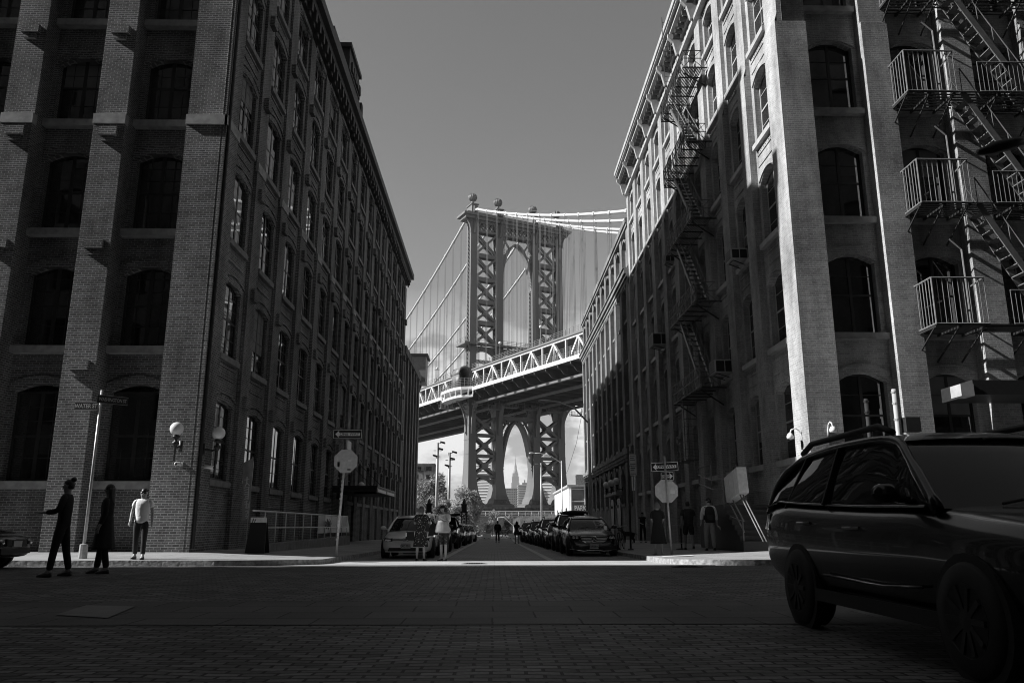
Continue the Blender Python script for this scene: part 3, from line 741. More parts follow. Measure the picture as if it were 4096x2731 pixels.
# ------------------------------------------------------------ signs
def text_mesh(body,size,mat,parent,loc,rot,ext=.002,name='lettering',sx=1,align='CENTER'):
    cu=bpy.data.curves.new('txt','FONT'); cu.body=body; cu.size=size; cu.align_x=align; cu.align_y='CENTER'; cu.extrude=ext; cu.offset=size*.018
    o=bpy.data.objects.new('txt',cu); COL.objects.link(o)
    dg=bpy.context.evaluated_depsgraph_get(); me=bpy.data.meshes.new_from_object(o.evaluated_get(dg))
    bpy.data.objects.remove(o); me.materials.clear()
    e=link(name,me,mat,parent); e.location=loc; e.rotation_euler=rot; e.scale=(sx,1,1); return e
def plate(m,w,h,r=.03,d0=-.004,d1=.004,cx=0,cz=0):
    pts=[]
    for (sx,sz,a0) in ((1,1,0),(-1,1,90),(-1,-1,180),(1,-1,270)):
        for k in range(4): a=R(a0+k*30); pts.append((cx+sx*(w/2-r)+r*cos(a),cz+sz*(h/2-r)+r*sin(a)))
    m.prism(pts,lambda u,v,d:(u,d,v),d0,d1); return m
def one_way(parent,loc,rz,w,h,right=False,tilt=0):
    """black plate, white arrow carrying black letters; faces -y"""
    s=plate(M(),w,h,.02).build('one_way_sign',MT['signblack'],parent,world=False); s.location=loc; s.rotation_euler=(0,tilt,rz)
    b=M()
    for x0,x1,z0,z1 in ((-w/2+.02,w/2-.02,h/2-.028,h/2-.014),(-w/2+.02,w/2-.02,-h/2+.014,-h/2+.028),(-w/2+.014,-w/2+.028,-h/2+.02,h/2-.02),(w/2-.028,w/2-.014,-h/2+.02,h/2-.02)):
        b.box(x0,-.0065,z0,x1,-.0045,z1)
    b.build('border',MT['white'],s,world=False)
    k=1 if not right else -1; a=w*.42; hh=h*.17; tip=h*.36
    pts=[(-a,0),(-a+tip*1.05,tip),(-a+tip*.95,hh),(a,hh),(a,-hh),(-a+tip*.95,-hh),(-a+tip*1.05,-tip)]
    pts=[(k*x,z) for x,z in pts]
    ar=M().prism(pts,lambda u,v,d:(u,d,v),-.0075,-.0045).build('arrow',MT['white'],s,world=False)
    text_mesh('ONE WAY' if w>.5 else 'ONE WAY',h*.40 if w>.5 else h*.36,MT['signblack'],s,(k*h*.18,-.0085,0),(R(90),0,0),.001,sx=1.05 if w>.5 else .58)
    return s
def octagon(parent,loc,r,rz=0,stickers=()):
    m=M(); m.prism([(r*cos(R(22.5+45*i)),r*sin(R(22.5+45*i))) for i in range(8)],lambda u,v,d:(u,d,v),-.003,.003)
    o=m.build('stop_sign_back',MT['signgrey'],parent,world=False); o.location=loc; o.rotation_euler=(0,0,rz)
    for (x,z,w,h,mt) in stickers:
        q=M(); q.box(x-w/2,-.0055,z-h/2,x+w/2,-.0035,z+h/2); q.build('sticker',MT[mt],o,world=False)
    return o
G=lambda x,y:zs(x,y)
z0=G(-4.9,25.2)
t=thing('sign_post','sticker-covered sign post on the left corner with a one way arrow above a blank octagon','street sign',(-4.85,25.2,z0),0,'one way sign posts')
p=M(); p.tube((-.0,0,0),(.12,0,2.6),.035,.035,10); p.build('post',MT['signgrey'],t,True,world=False)
p=M(); p.beam((.12,0,2.3),(.2,0,4.15),.045,.03); p.build('upper_post',MT['steel'],t,world=False)
one_way(t,(.19,-.04,3.72),0,.92,.31)
octagon(t,(.17,-.035,2.88),.39,0,((-.2,-.13,.16,.24,'signgrey'),(-.22,-.1,.07,.16,'white'),(.12,.02,.1,.05,'white'),(.11,-.26,.1,.04,'black')))
q=M(); q.add([(.2,-.03,3.54),(.32,-.03,3.47),(.32,-.03,3.2),(.2,-.03,3.26)],[(0,1,2,3)]); q.add([(.2,-.034,3.54),(.32,-.034,3.47),(.32,-.034,3.2),(.2,-.034,3.26)],[(3,2,1,0)]); q.build('bent_plate',MT['white'],t,world=False)
rs=random.Random(2)
for k in range(16):
    z=.35+k*.135; q=M(); a=rs.uniform(-.03,.005); q.box(.0465*z+a-.02,-.042,z,.0465*z+a+.03,-.037,z+rs.uniform(.05,.11)); q.build('sticker',MT['white' if k%3 else 'signgrey'],t,world=False)
z0=G(5.6,26.2)
t=thing('sign_post','leaning sign post on the right corner with two one way arrows above a blank octagon','street sign',(5.63,26.2,z0),0,'one way sign posts')
p=M(); p.tube((0,0,0),(-.1,0,3.12),.033,.033,10); p.build('post',MT['steel'],t,True,world=False)
one_way(t,(-.1,.045,2.78),0,.92,.31,False,R(-2.5))
one_way(t,(-.02,.045,2.47),R(-28),.44,.30,True,R(-2))
octagon(t,(-.07,.04,2.0),.40,0,((.2,-.03,.15,.11,'white'),))
z0=G(5.45,33)
t=thing('sign_post','thin dark post with two stacked pale parking panels on the right pavement','street sign',(5.45,33,z0))
p=M(); p.tube((0,0,0),(.02,0,4.1-z0),.04,.035,8); p.build('post',MT['iron'],t,True,world=False)
q=M(); q.lathe((0,0,0),[(.13,0),(.11,.05),(.05,.07)],10); q.build('base',MT['iron'],t,world=False)
for zc,h,rows in ((3.55-z0,.46,3),(3.1-z0,.36,2)):
    s=M(); s.box(.06,-.02,zc-h/2,.34,-.008,zc+h/2); s=s.build('parking_panel',MT['frameW'],t,world=False)
    q=M()
    for k in range(rows): q.box(.09,-.024,zc+h/2-.08-k*.09,.28-.04*(k%2),-.0205,zc+h/2-.055-k*.09)
    q.box(.08,-.024,zc-h/2+.05,.3,-.0205,zc-h/2+.075); q.build('printing',MT['black'],s,world=False)
q=M(); q.box(.12,-.02,2.3-z0,.18,-.008,2.88-z0); q.box(.22,-.02,2.3-z0,.25,-.008,2.88-z0); q.build('lower_plate',MT['signgrey'],t,world=False)
z0=G(-10.9,21.4)
t=thing('street_name_post','slim steel post carrying two crossed street name blades before the left warehouse','street sign',(-10.6,21.4,z0))
p=M(); p.tube((0,0,0),(0,0,4.45-z0),.04,.035,10); p.build('post',MT['steel'],t,True,world=False)
q=M(); q.lathe((0,0,0),[(.11,0),(.10,.35),(.05,.37)],10); q.build('base',MT['steel'],t,world=False)
for txt,x,z,rz,w in (('WATER ST',-.36,4.02-z0,R(-3),.62),('WASHINGTON ST',.33,4.18-z0,R(42),.78)):
    s=plate(M(),w,.23,.012).build('name_blade',MT['signblack'],t,world=False); s.location=(x,-.03,z); s.rotation_euler=(0,0,rz)
    b=M()
    for zz in (-.108,.1): b.box(-w/2,-.007,zz,w/2,-.0045,zz+.008)
    b.build('border',MT['frameW'],s,world=False)
    text_mesh(txt,.15 if w<.7 else .125,MT['frameW'],s,(0,-.0065,-.005),(R(90),0,0),.001,sx=.86 if w<.7 else .68)
# feather flag, A-board, ramp railing, banner, awning by the left warehouse
z0=G(-7.8,26)
t=thing('feather_flag','tall narrow banner flag with brush lettering standing by the left warehouse wall','flag',(-7.85,26,z0))
p=M(); p.path([(0,0,0),(0.02,0,1.2),(.06,0,2.7),(.02,0,2.98)],.014,6); p.build('pole',MT['steel'],t,world=False)
pts=[(.06,.95),(.10,1.1),(.05,2.9),(-.38,2.7),(-.22,1.05),(-.17,.93)]
def wav(u,v,d): return (u,d+.05*sin(u*9+v*2),v)
m=M(); rows=[]
for k in range(13):
    v=.95+k*.155; a=-.19-.10*(k/12)**1.1; b=.08-.03*k/12
    rows.append([wav(a+(b-a)*j/5,v+(0 if k<12 else j*.035-.05),0) for j in range(6)])
m.loft(rows,cap=False,closed=False); f=m.build('cloth',pm('flag cloth',.20,.8,noise=.2,ns=5),t,True,world=False)
q=M()
def stroke(pts,w):
    for a,b in zip(pts,pts[1:]): q.beam(wav(a[0],a[1],-.012),wav(b[0],b[1],-.012),w,.006,(0,1,0))
for pl in ([(-.19,2.24),(-.02,2.27)],[(-.1,2.34),(-.1,2.14),(-.16,2.04)],[(-.1,2.15),(0,2.06)],[(-.2,1.99),(-.0,2.02)],[(-.18,1.92),(-.01,1.95)],[(-.16,1.85),(-.02,1.87)],[(-.17,1.78),(-.0,1.81)],[(-.14,1.71),(-.02,1.74)],[(-.16,1.64),(-.02,1.67)],[(-.02,2.0),(-.03,1.62)],
           [(-.15,1.55),(-.04,1.58)],[(-.14,1.47),(-.01,1.5)],[(-.08,1.6),(-.08,1.34)],[(-.12,1.38),(-.01,1.36),(-.01,1.5)],[(-.1,1.25),(-.03,1.29),(-.01,1.2),(-.08,1.17)],[(-.09,1.1),(-.03,1.13),(-.02,1.05),(-.07,1.04)]): stroke(pl,.03)
q.build('lettering',MT['frameW'],f,world=False)
z0=G(-7.4,25.7)
t=thing('sidewalk_board','dark A-frame board with a pale header strip standing by the ramp railing','a-board',(-7.4,25.75,z0))
m=M()
for s_ in (-1,1): m.hexa([(-.3,s_*.28-.015,0),(.3,s_*.28-.015,0),(.3,s_*.28+.015,0),(-.3,s_*.28+.015,0),(-.24,s_*.03-.015,1.05),(.24,s_*.03-.015,1.05),(.24,s_*.03+.015,1.05),(-.24,s_*.03+.015,1.05)])
m.build('board',MT['black'],t,world=False)
h=M(); h.box(-.25,-.075,.86,.25,-.055,1.08); h=h.build('header',MT['signgrey'],t,world=False)
q=M()
for a,b in (((-.2,.9),(-.16,1.05)),((-.13,.92),(-.09,1.03)),((-.2,.98),(-.1,.98))): q.beam((a[0],-.078,a[1]),(b[0],-.078,b[1]),.02,.004,(0,1,0))
q.build('lettering',MT['black'],h,world=False)
t=thing('ramp_railing','white pipe railing with many posts along the ramp of the left warehouse','railing',(-7.6,34,.2))
m=M(); m.tube((-7.6,25.7,1.37),(-7.6,42,1.37),.028,n=8); m.tube((-7.6,27.0,.84),(-7.6,42,.84),.022,n=8); m.build('rail',MT['white'],t,True)
for k in range(12):
    y=27.05+1.36*k; q=M(); q.tube((-7.6,y,.2),(-7.6,y,1.37),.02,n=8); q.build('post',MT['white'],t,True)
m=M(); m.hexa([(-7.75,26.9,-.3),(-7.45,26.9,-.3),(-7.45,42.2,-.3),(-7.75,42.2,-.3),(-7.75,26.9,.32),(-7.45,26.9,.32),(-7.45,42.2,.42),(-7.75,42.2,.42)]); m.build('ramp_wall',MT['stoneD'],t)
t=thing('cloth_banner','grey cloth banner with a dark flower mark hung behind the ramp railing','banner',(-8.3,42,.9))
m=M(); m.loft([[(-8.3+.05*sin(j*1.7+k),38.4+j*.8,1.4-k*.21) for j in range(11)] for k in range(5)],cap=False,closed=False); b=m.build('cloth',MT['signgrey'],t,True)
q=M()
for a in range(9):
    an=a*2*pi/9; q.beam((-8.22,40.4+.12*cos(an),1.0+.05*sin(an)),(-8.22,40.4+.75*cos(an),1.0+.24*sin(an)),.09,.02,(1,0,0))
q.build('flower_mark',MT['black'],b)
t=thing('entrance_awning','flat dark entrance awning with a pale edge on the left warehouse','awning',(-7.8,49,2.8))
m=M(); m.box(-9.0,44.8,2.72,-6.55,53,2.98); m.box(-9.0,44.7,2.98,-6.5,53.1,3.06); m.build('canopy',MT['iron'],t)
for y in (45.1,49.0): q=M(); q.box(-7.75+.0,44.76,2.62,-6.6,44.79,2.72); q.box(-6.54,y,2.74,-6.53,y+3.4,2.9); q.build('edge_panel',MT['signgrey'],t)  # plain pale grey panels along the awning edge
m=M()
for y in (46,51.8): m.tube((-6.9,y,3.0),(-9.0,y,5.0),.02,n=6)
m.build('tie_rod',MT['iron'],t)
# entrance stairs and lift box by the right warehouse
t=thing('entrance_stairs','dark iron entrance stairs with tall pipe handrails against the right warehouse','stairs',(8.7,28,.2))
m=M()
for k in range(8): m.box(7.9,26.0+k*.28,.1,9.68,26.3+k*.28+.01,.42+k*.17)
m.box(7.9,28.25,.1,9.68,31.4,1.62); m.build('steps',MT['iron'],t)
for x in (7.95,):
    for dz in (0,.34):
        q=M(); q.path([(x,31.4,2.84-dz),(x,29.5,2.55-dz if dz else 2.52),(x,28.2,2.5-dz),(x,26.0,1.05-dz)],.025,8); q.build('handrail',MT['ironP'],t,True)
q=M()
for y,za,zb in ((31.4,.2,3.1),(29.6,.2,3.1),(28.2,.2,2.5),(26.1,.2,1.05)): q.tube((7.95,y,za),(7.95,y,zb),.022,n=8)
q.tube((7.95,31.4,3.1),(7.95,29.6,3.1),.022,n=8); q.tube((7.95,31.4,1.7),(7.95,26.1,1.05),.015,n=8); q.build('railing_post',MT['ironP'],t,True)
t=thing('tilted_metal_box','pale ribbed metal box tilted on the end of a sloping rail by the right stairs','equipment box',(8.0,26.3,2.2))
m=M()
c=V((8.0,26.75,2.22))
def ob(m,c,sx,sy,sz,rx):
    rot=Matrix.Rotation(rx,3,'X'); m.hexa([c+rot@V((a*sx,b*sy,d*sz)) for d in (-1,1) for a,b in ((-1,-1),(1,-1),(1,1),(-1,1))]); return m
for k,dy in enumerate((-.52,0,.52)): ob(m,c+Matrix.Rotation(R(-10),3,'X')@V((0,dy,0)),.16,.245,.42,R(-10))
m.build('case',MT['signgrey'],t)
q=M()
for dx in (-.05,.05): q.tube((8+dx,26.3,1.95),(8+dx,24.2,.45),.022,n=8)
q.build('sloping_rail',MT['ironP'],t,True)
q=M(); q.path([(8,27.0,2.62),(8,26.9,2.8),(8,26.6,2.86),(8,26.3,2.72),(8,26.1,2.3)],.03,8); q.build('hose',MT['iron'],t,True)
t=thing('cafe_table','small dark cafe table with a pale edge on the right pavement','table',(7.1,31.2,G(7.1,31.2)))
m=M(); m.box(-.28,-.28,.88,.28,.28,.91); m.build('top',MT['frameW'],t,world=False)
m=M(); m.tube((0,0,0),(0,0,.88),.03); m.lathe((0,0,0),[(.22,0),(.2,.03),(.04,.05)],12); m.build('pedestal',MT['iron'],t,world=False)
m=M(); m.box(-.26,-.26,.22,.26,.26,.24); m.build('shelf',MT['frameW'],t,world=False)
# ------------------------------------------------------------ street lamps
def cobra(loc,H,rz,arm,lab,group='cobra head street lamps',sag=0):
    t=thing('street_lamp',lab,'street lamp',loc,rz,group)
    M().tube((0,0,0),(0,0,H),.11,.07,10).build('pole',MT['signgrey'],t,True,world=False)
    M().path([(0,0,H-.3),(-arm*.35,0,H+.55),(-arm*.75,0,H+.95),(-arm,0,H+1.0)],[.05,.045,.04,.035],8).build('arm',MT['signgrey'],t,True,world=False)
    m=M(); m.loft([[(-arm+.1-.75*u,w*a,H+1.0+h*b) for a,b in ((-1,0),(-.7,.8),(0,1),(.7,.8),(1,0),(.6,-.8),(-.6,-.8))] for u,w,h in ((0,.06,.05),(.3,.13,.09),(.7,.15,.1),(1,.07,.05))]); m.build('lamp_head',MT['signgrey'],t,True,world=False)
    M().lathe((0,0,0),[(.2,0),(.19,.5),(.12,.6)],10).build('base',MT['signgrey'],t,True,world=False)
    return t
cobra((5.45,46.5,zs(5.45,46.5)),7.2,0,2.3,'cobra head street lamp on the right pavement reaching over the road below the bridge')
cobra((8.6,105,-1),10.2,0,3.6,'distant cobra head street lamp before the bridge tower')
t=thing('street_lamp','large cobra lamp head on a long arm over the right fire escape','street lamp',(16.5,10.6,0),0,'cobra head street lamps')
M().tube((0,0,0),(0,0,6.3),.12,.09,10).build('pole',MT['iron'],t,True,world=False)
M().path([(0,0,6.1),(-3,-.2,6.45),(-6.5,-.4,6.5),(-9.1,-.5,6.15)],.04,8).build('arm',MT['iron'],t,True,world=False)
m=M(); m.loft([[(-9.05-.75*u,-.5+w*a,6.17-.2*u+h*b) for a,b in ((-1,0),(-.7,.8),(0,1),(.7,.8),(1,0),(.6,-.8),(-.6,-.8))] for u,w,h in ((0,.05,.05),(.3,.11,.08),(.7,.12,.09),(1,.05,.04))]); m.build('lamp_head',MT['iron'],t,True,world=False)
# ------------------------------------------------------------ suspension bridge (x across the deck, y along it towards the far shore)
BR=thing('suspension_bridge','huge steel suspension bridge with a latticed tower rising between the two warehouses','bridge',(-7.31,225,0),R(26.5))
UC=[0,8.53,20.72,29.26]
zd=lambda v:(.02 if v<0 else .012)*v
bb=lambda m,n,mat='bridge',p=None,sm=False:m.build(n,MT[mat],p or BR,sm,world=False)
TW=bb(M().box(-3.2,-2.3,90.0,32.4,2.3,90.9).box(-3.9,-2.9,90.9,33.1,2.9,91.6).box(-2.4,-1.9,91.6,31.6,1.9,92.3).box(-1.6,-1.5,89.5,30.8,1.5,90.0),'tower')
def leg(u,sx):
    m=M(); w=1.1
    # lower flared column
    rg=[]
    for z,k in ((8.0,1.9),(9,1.62),(10.5,1.42),(13,1.2),(17,1.06),(22,1.0),(38,1.0)):
        a=w*k; b=1.6*(1+(k-1)*1.4); rg.append([(u-a,-b,z),(u+a,-b,z),(u+a,b,z),(u-a,b,z)])
    m.loft(rg)
    for z in (12.5,16.5,20.5,24.5,28.5,32.5): 
        k=1.1*(1.22 if z<15 else 1.04); m.box(u-k-.04,-1.85 if z<15 else -1.68,z-.07,u+k+.04,1.85 if z<15 else 1.68,z+.07)
    # upper column: two plates joined by webs, lattice on the sides
    for v0,v1 in ((-1.5,-.75),(.75,1.5)): m.box(u-w,v0,38,u+w,v1,89.5)
    m.box(u-.5,-.75,38,u+.5,.75,89.5)
    for z in fr(45.5,86.5,6): m.box(u-w-.03,-1.54,z,u+w+.03,-.7,z+.22)
    o=bb(m,'tower_leg',p=TW)
    l=M()
    for s in (-1,1):
        n=34
        for k in range(n):
            z=45.2+(87-45.2)*k/n; z2=45.2+(87-45.2)*(k+1)/n
            l.beam((u+s*w,-.75,z),(u+s*w,.75,z2),.13,.12,(1,0,0)); l.beam((u+s*w,.75,z),(u+s*w,-.75,z2),.13,.12,(1,0,0))
    return o,l
for i,u in enumerate(UC):
    o,l=leg(u,1); 
    bb(l,'leg_lattice','bridge',TW)
    b=M(); b.loft([[(u-a,-c,z),(u+a,-c,z),(u+a,c,z),(u-a,c,z)] for z,a,c in ((5.9,3.5,4.2),(6.6,3.4,4.1),(7.0,2.6,3.2),(7.7,2.45,2.9),(8.1,2.3,2.8),(8.3,2.15,2.6))])
    for k in range(10):
        for s in (-1,1):
            x=u-2.7+k*.6; b.beam((x,s*3.35,6.7),(u+(x-u)*.85,s*2.95,7.6),.22,.3)
    bb(b,'leg_base',p=TW)
    # curved brackets carrying the roadway
    for dx,dy in ((0,-1),(0,1)) + (((-1,0),) if i==0 else ()) + (((1,0),) if i==3 else ()):
        c=M(); pt=[]
        for k in range(9):
            t=k/8*pi/2; d=1.2+(.6 if dy else 0)+4.2*(1-cos(t)); z=26.5+9.2*sin(t)
            pt.append((u+dx*d,dy*d,z))
        for p,q in zip(pt,pt[1:]): c.beam(p,q,1.0,.28,(0,0,1)) if False else c.beam(p,q,1.1 if dy else .5,.5,(dx,dy,.01))
        for p in pt[1::1]:
            b0=(u+dx*1.15,dy*1.7,p[2]); c.beam(b0,p,.16)
        for p,q in zip(pt[1:],pt[2:]): c.beam((u+dx*1.15,dy*1.7,p[2]),q,.12)
        c.box(u+dx*1.15-.55,dy*1.75-.35,26.1,u+dx*1.15+.55,dy*1.75+.35,26.6)
        bb(c,'bracket',p=TW)
    s=M(); s.box(u-1.0,-1.7,92.3,u+1.0,1.7,94.6); s.box(u-1.25,-1.9,94.6,u+1.25,1.9,94.95); s.box(u-.8,-.8,94.95,u+.8,.8,95.4)
    s.box(u-.55,-2.5,92.0,u+.55,-1.7,94.0)
    bb(s,'saddle_housing',p=TW)
    f=M(); f.lathe((u,0,95.4),[(.8,0),(.45,.15),(.38,.75),(.6,.95)],12); 
    f.lathe((u,0,97.5),[(1.25*sin(pi*k/10)+.02,-1.25*cos(pi*k/10)) for k in range(11)],16)
    for k in range(16):
        a=2*pi*k/16; f.path([(u+1.30*sin(t)*cos(a),1.30*sin(t)*sin(a),97.5-1.30*cos(t)) for t in fr(.25,pi-.25,6)],.07,4)
    bb(f,'ball_finial',p=TW)
for a,b in ((0,1),(2,3)):
    ua,ub=UC[a]+1.1,UC[b]-1.1
    m=M(); 
    zz=[45.6,52.0,58.6,65.0,71.9,79.2,86.5]
    for z in zz[2:-1]: m.box(ua,-1.2,z-.6,ub,-.5,z+.6); m.box(ua,.5,z-.6,ub,1.2,z+.6)
    for lo,hi in zip(zz[1:],zz[2:]):
        lo+=.6; hi-=.6; mid=(lo+hi)/2; um=(ua+ub)/2
        for v in (-.85,.85):
            for (p,q) in (((ua,lo),(ub,hi)),((ua,hi),(ub,lo))): m.beam((p[0],v,p[1]),(q[0],v,q[1]),.6,.62,(0,1,0))
            m.box(um-.7,v-.33,mid-.7,um+.7,v+.33,mid+.7)
    bb(m,'cross_bracing',p=TW); m=M()
    for lo,hi in ((8.5,14.0),(14.8,19.8),(20.5,25.4),(26.3,31)):
        if lo>9: m.box(ua-.1,-1.2,lo-.8,ub+.1,-.3,lo-.0); m.box(ua-.1,.3,lo-.8,ub+.1,1.2,lo)
        if lo<9:
            pts=arc(ua,ub,13.6,1.6,10)
            for (p,q),(r_,s_) in zip(pts,pts[1:]): m.add([(p,-1,q),(r_,-1,s_),(r_,-1,s_+.55),(p,-1,q+.55),(p,1,q),(r_,1,s_),(r_,1,s_+.55),(p,1,q+.55)],[(0,1,2,3),(4,7,6,5),(0,4,5,1),(2,6,7,3)])
            continue
        um=(ua+ub)/2; mid=(lo+hi)/2
        for v in (-.9,.9):
            for (p,q) in (((ua,lo),(ub,hi)),((ua,hi),(ub,lo))): m.beam((p[0],v,p[1]),(q[0],v,q[1]),.62,.75,(0,1,0))
            m.prism([(um-1.1,mid),(um,mid-1.0),(um+1.1,mid),(um,mid+1.0)],lambda x,z,d,v=v:(x,v+d,z),-.39,.39)
    bb(m,'cross_bracing',p=TW)
def parch(ha,zap,zs_,um,th,v):
    """pointed arch ring"""
    L_=[]
    n=14
    for k in range(-n,n+1):
        t=abs(k)/n; x=(k/n); 
        z=zap-(zap-zs_)*(t**1.75)
        xx=ha*(1-(1-t)**1.55)*(1 if k>=0 else -1)
        L_.append((um+xx,z))
    m=M()
    for (a,b),(c,d) in zip(L_,L_[1:]):
        dx,dz=c-a,d-b; l=math.hypot(dx,dz); nx,nz=-dz/l*th,dx/l*th
        for q0,q1 in ((v,-v),): m.add([(a,-v,b),(c,-v,d),(c+nx,-v,d+nz),(a+nx,-v,b+nz),(a,v,b),(c,v,d),(c+nx,v,d+nz),(a+nx,v,b+nz)],[(0,1,2,3),(4,7,6,5),(0,4,5,1),(2,6,7,3),(1,5,6,2),(3,7,4,0)])
    return m,L_
m,L_=parch(4.95,84.3,70.5,14.62,.55,1.0)
for x0,x1,s in ((9.65,14.6,1),(14.6,19.6,-1)):
    pass
for sgn in (-1,1):
    for z in (74.5,77.5,80.2): m.beam((14.62+sgn*5.0,-.8,z),(14.62+sgn*(4.6 if z<79 else 3.6),-.8,z+1.0),.25)
    m.beam((14.62+sgn*5,-.8,86.6),(14.62+sgn*2.6,-.8,82.9),.45); m.beam((14.62+sgn*5,-.8,82.0),(14.62+sgn*3.2,-.8,86.8),.4); m.box(14.62+sgn*4.95-.1,-.9,72,14.62+sgn*4.95+.1,.9,86.5)
    for k in range(13):
        z=71.5+k*.85; m.beam((14.62+sgn*4.95,-.95,z),(14.62+sgn*(4.35 if z<76 else 4.0),-.95,z+.7),.12)
bb(m,'portal_arch',p=TW)
m,L_=parch(4.9,29.9,12.0,14.62,.75,1.2)
for sgn in (-1,1):
    m.beam((14.62+sgn*5,0,30.8),(14.62+sgn*1.6,0,28.6+.6),.5,.8,(0,1,0)); m.beam((14.62+sgn*5,0,27),(14.62+sgn*2.6,0,30.8),.45,.8,(0,1,0))
    for k in range(14):
        z=16+k*.85; m.beam((14.62+sgn*4.9,-1.15,z),(14.62+sgn*(4.4 if z<22 else 4.0),-1.15,z+.7),.12)
m.box(9.6,-1.3,30.6,19.65,1.3,31.6)
bb(m,'portal_arch',p=TW)
m=M()   # lattice frieze under the cornice
for v in (-1.1,1.1):
    m.box(-1.0,v-.3,86.4,30.3,v+.3,87.1); m.box(-1.0,v-.3,89.2,30.3,v+.3,89.6)
    n=22
    for k in range(n):
        a=-.9+31.1*k/n; b=a+31.1/n; m.beam((a,v,87.0),(b,v,89.3),.22,.2,(0,1,0)); m.beam((b,v,87.0),(a,v,89.3),.22,.2,(0,1,0)); m.box(a-.12,v-.15,87,a+.12,v+.15,89.3)
bb(m,'frieze_lattice',p=TW)
for u in UC:
    m=M()
    for s in (-1,1):
        pt=[(u+s*(1.1+2.0*(1-cos(t))),-1.3,86+3.9*sin(t)) for t in fr(0,pi/2,6)]
        for p,q in zip(pt,pt[1:]): m.beam(p,q,.3,.6,(0,1,0)); m.beam((u+s*1.1,-1.3,q[2]),q,.15)
    pt=[(u,-(1.5+1.3*(1-cos(t))),85.6+4.3*sin(t)) for t in fr(0,pi/2,6)]
    for p,q in zip(pt,pt[1:]): m.beam(p,q,1.3,.35,(1,0,0))
    bb(m,'capital_bracing',p=TW)
m=M()   # inspection gallery round the tower
m.box(-3.4,-3.3,51.5,32.7,-1.55,52.1); m.box(-3.4,1.55,51.5,32.7,3.3,52.1); m.box(-3.4,-1.55,51.5,-1.15,1.55,52.1)
for x in fr(-3.3,32.6,24): m.beam((x,-3.25,52.1),(x,-3.25,53.4),.07)
for y in (-3.2,0,3.2): m.beam((-3.35,y,52.1),(-3.35,y,53.4),.07)
for z in (52.5,52.95,53.35): m.beam((-3.35,-3.25,z),(32.65,-3.25,z),.06); m.beam((-3.35,-3.25,z),(-3.35,3.25,z),.06)
for u in UC:
    for s in (-1,1): m.beam((u+s*1.1,-1.5,49.6),(u+s*2.2,-3.0,51.5),.35)
m.box(-1,-1,46.8,30.3,1,47.5)
for a,b in ((1.1,7.4),(9.65,19.6),(21.85,28.1)):
    pts=arc(a,b,50.4,1.4,8)
    for (p,q),(r_,s_) in zip(pts,pts[1:]): m.hexa([(p,-1,q),(r_,-1,s_),(r_,1,s_),(p,1,q),(p,-1,51.5),(r_,-1,51.5),(r_,1,51.5),(p,1,51.5)])
bb(m,'gallery',p=TW)
m=M(); m.box(-7,-7,-1,36.5,7,4.9); m.box(-5,-5.6,4.9,34.5,5.6,5.9); m.box(-7.2,-7.2,4.5,36.7,7.2,4.75)
bb(m,'masonry_pier','masonry')
# deck
V0,V1=-125,210
m=M(); segs=fr(V0,0,6)+fr(0,V1,6)[1:]
def slab(m,u0,u1,z0,z1):
    for a,b in zip(segs,segs[1:]):
        m.hexa([(u0,a,z0+zd(a)),(u1,a,z0+zd(a)),(u1,b,z0+zd(b)),(u0,b,z0+zd(b)),(u0,a,z1+zd(a)),(u1,a,z1+zd(a)),(u1,b,z1+zd(b)),(u0,b,z1+zd(b))])
slab(m,-3.5,32.8,37.0,37.3)
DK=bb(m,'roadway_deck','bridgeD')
m=M(); slab(m,-.6,8.9,44.0,44.5); slab(m,20.4,29.9,44.0,44.5)
bb(m,'upper_deck','bridge',DK)
m=M(); v=V0
while v<V1:
    z=zd(v); m.box(-1.2,v-.2,34.9+z,30.4,v+.2,36.99+z)
    for s,x in ((-1,-1.2),(1,30.4)):
        pr=[(x,34.9),(x+s*.8,35.1),(x+s*1.5,35.9),(x+s*2.35,36.5),(x+s*2.35,36.99),(x,36.99)]
        m.prism([(a,b+z) for a,b in pr],lambda a,b,d,v=v:(a,v+d,b),-.15,.15)
    for k in range(3): pass
    v+=5.43
bb(m,'floor_beam_grid','bridgeD',DK)['kind']='stuff'
m=M()
for u in UC: slab(m,u-.35,u+.35,34.2,34.8)
for u in (3,5.8,11,13.4,15.8,18.2,23.5,26.3): slab(m,u-.12,u+.12,36.2,36.9)
bb(m,'bottom_chord_beams'.replace('_beams',''),'bridge',DK)
m=M(); slab(m,-3.75,-3.5,37.1,38.05); bb(m,'fascia_girder','bridgeW',DK)
m=M(); slab(m,32.8,33.05,37.1,38.05); bb(m,'fascia_girder','bridgeW',DK)
for j,u in enumerate(UC):
    m=M(); v=V0+2; k=0
    slab(m,u-.3,u+.3,43.5,43.99)
    while v<V1:
        z=zd(v)
        if k%2==0:
            for s in (-1,1): m.beam((u,v,43.5+z),(u,v+s*5.3,37.3+z),.55,.55,(1,0,0))
            m.box(u-.1,v-.1,37.3+z,u+.1,v+.1,43.5+z); m.box(u-.3,v-.55,42.9+z,u+.3,v+.55,43.5+z)
            for s in (-1,1): m.beam((u,v,43.2+z),(u,v+s*1.3,37.3+z),.08,.08,(1,0,0))
        else: m.box(u-.22,v-.22,37.3+z,u+.22,v+.22,43.5+z)
        v+=5.43; k+=1
    bb(m,'stiffening_truss','bridgeW',DK)
def rails(m,u,zb,h,step,n):
    v=V0
    for i in range(1,n+1): slab(m,u-.03,u+.03,zb+h*i/n-.04,zb+h*i/n+.03)
    while v<V1: m.beam((u,v,zb+zd(v)),(u,v,zb+h+zd(v)),.09); v+=step
m=M(); rails(m,-3.6,38.05,2.3,2.72,5); v=V0
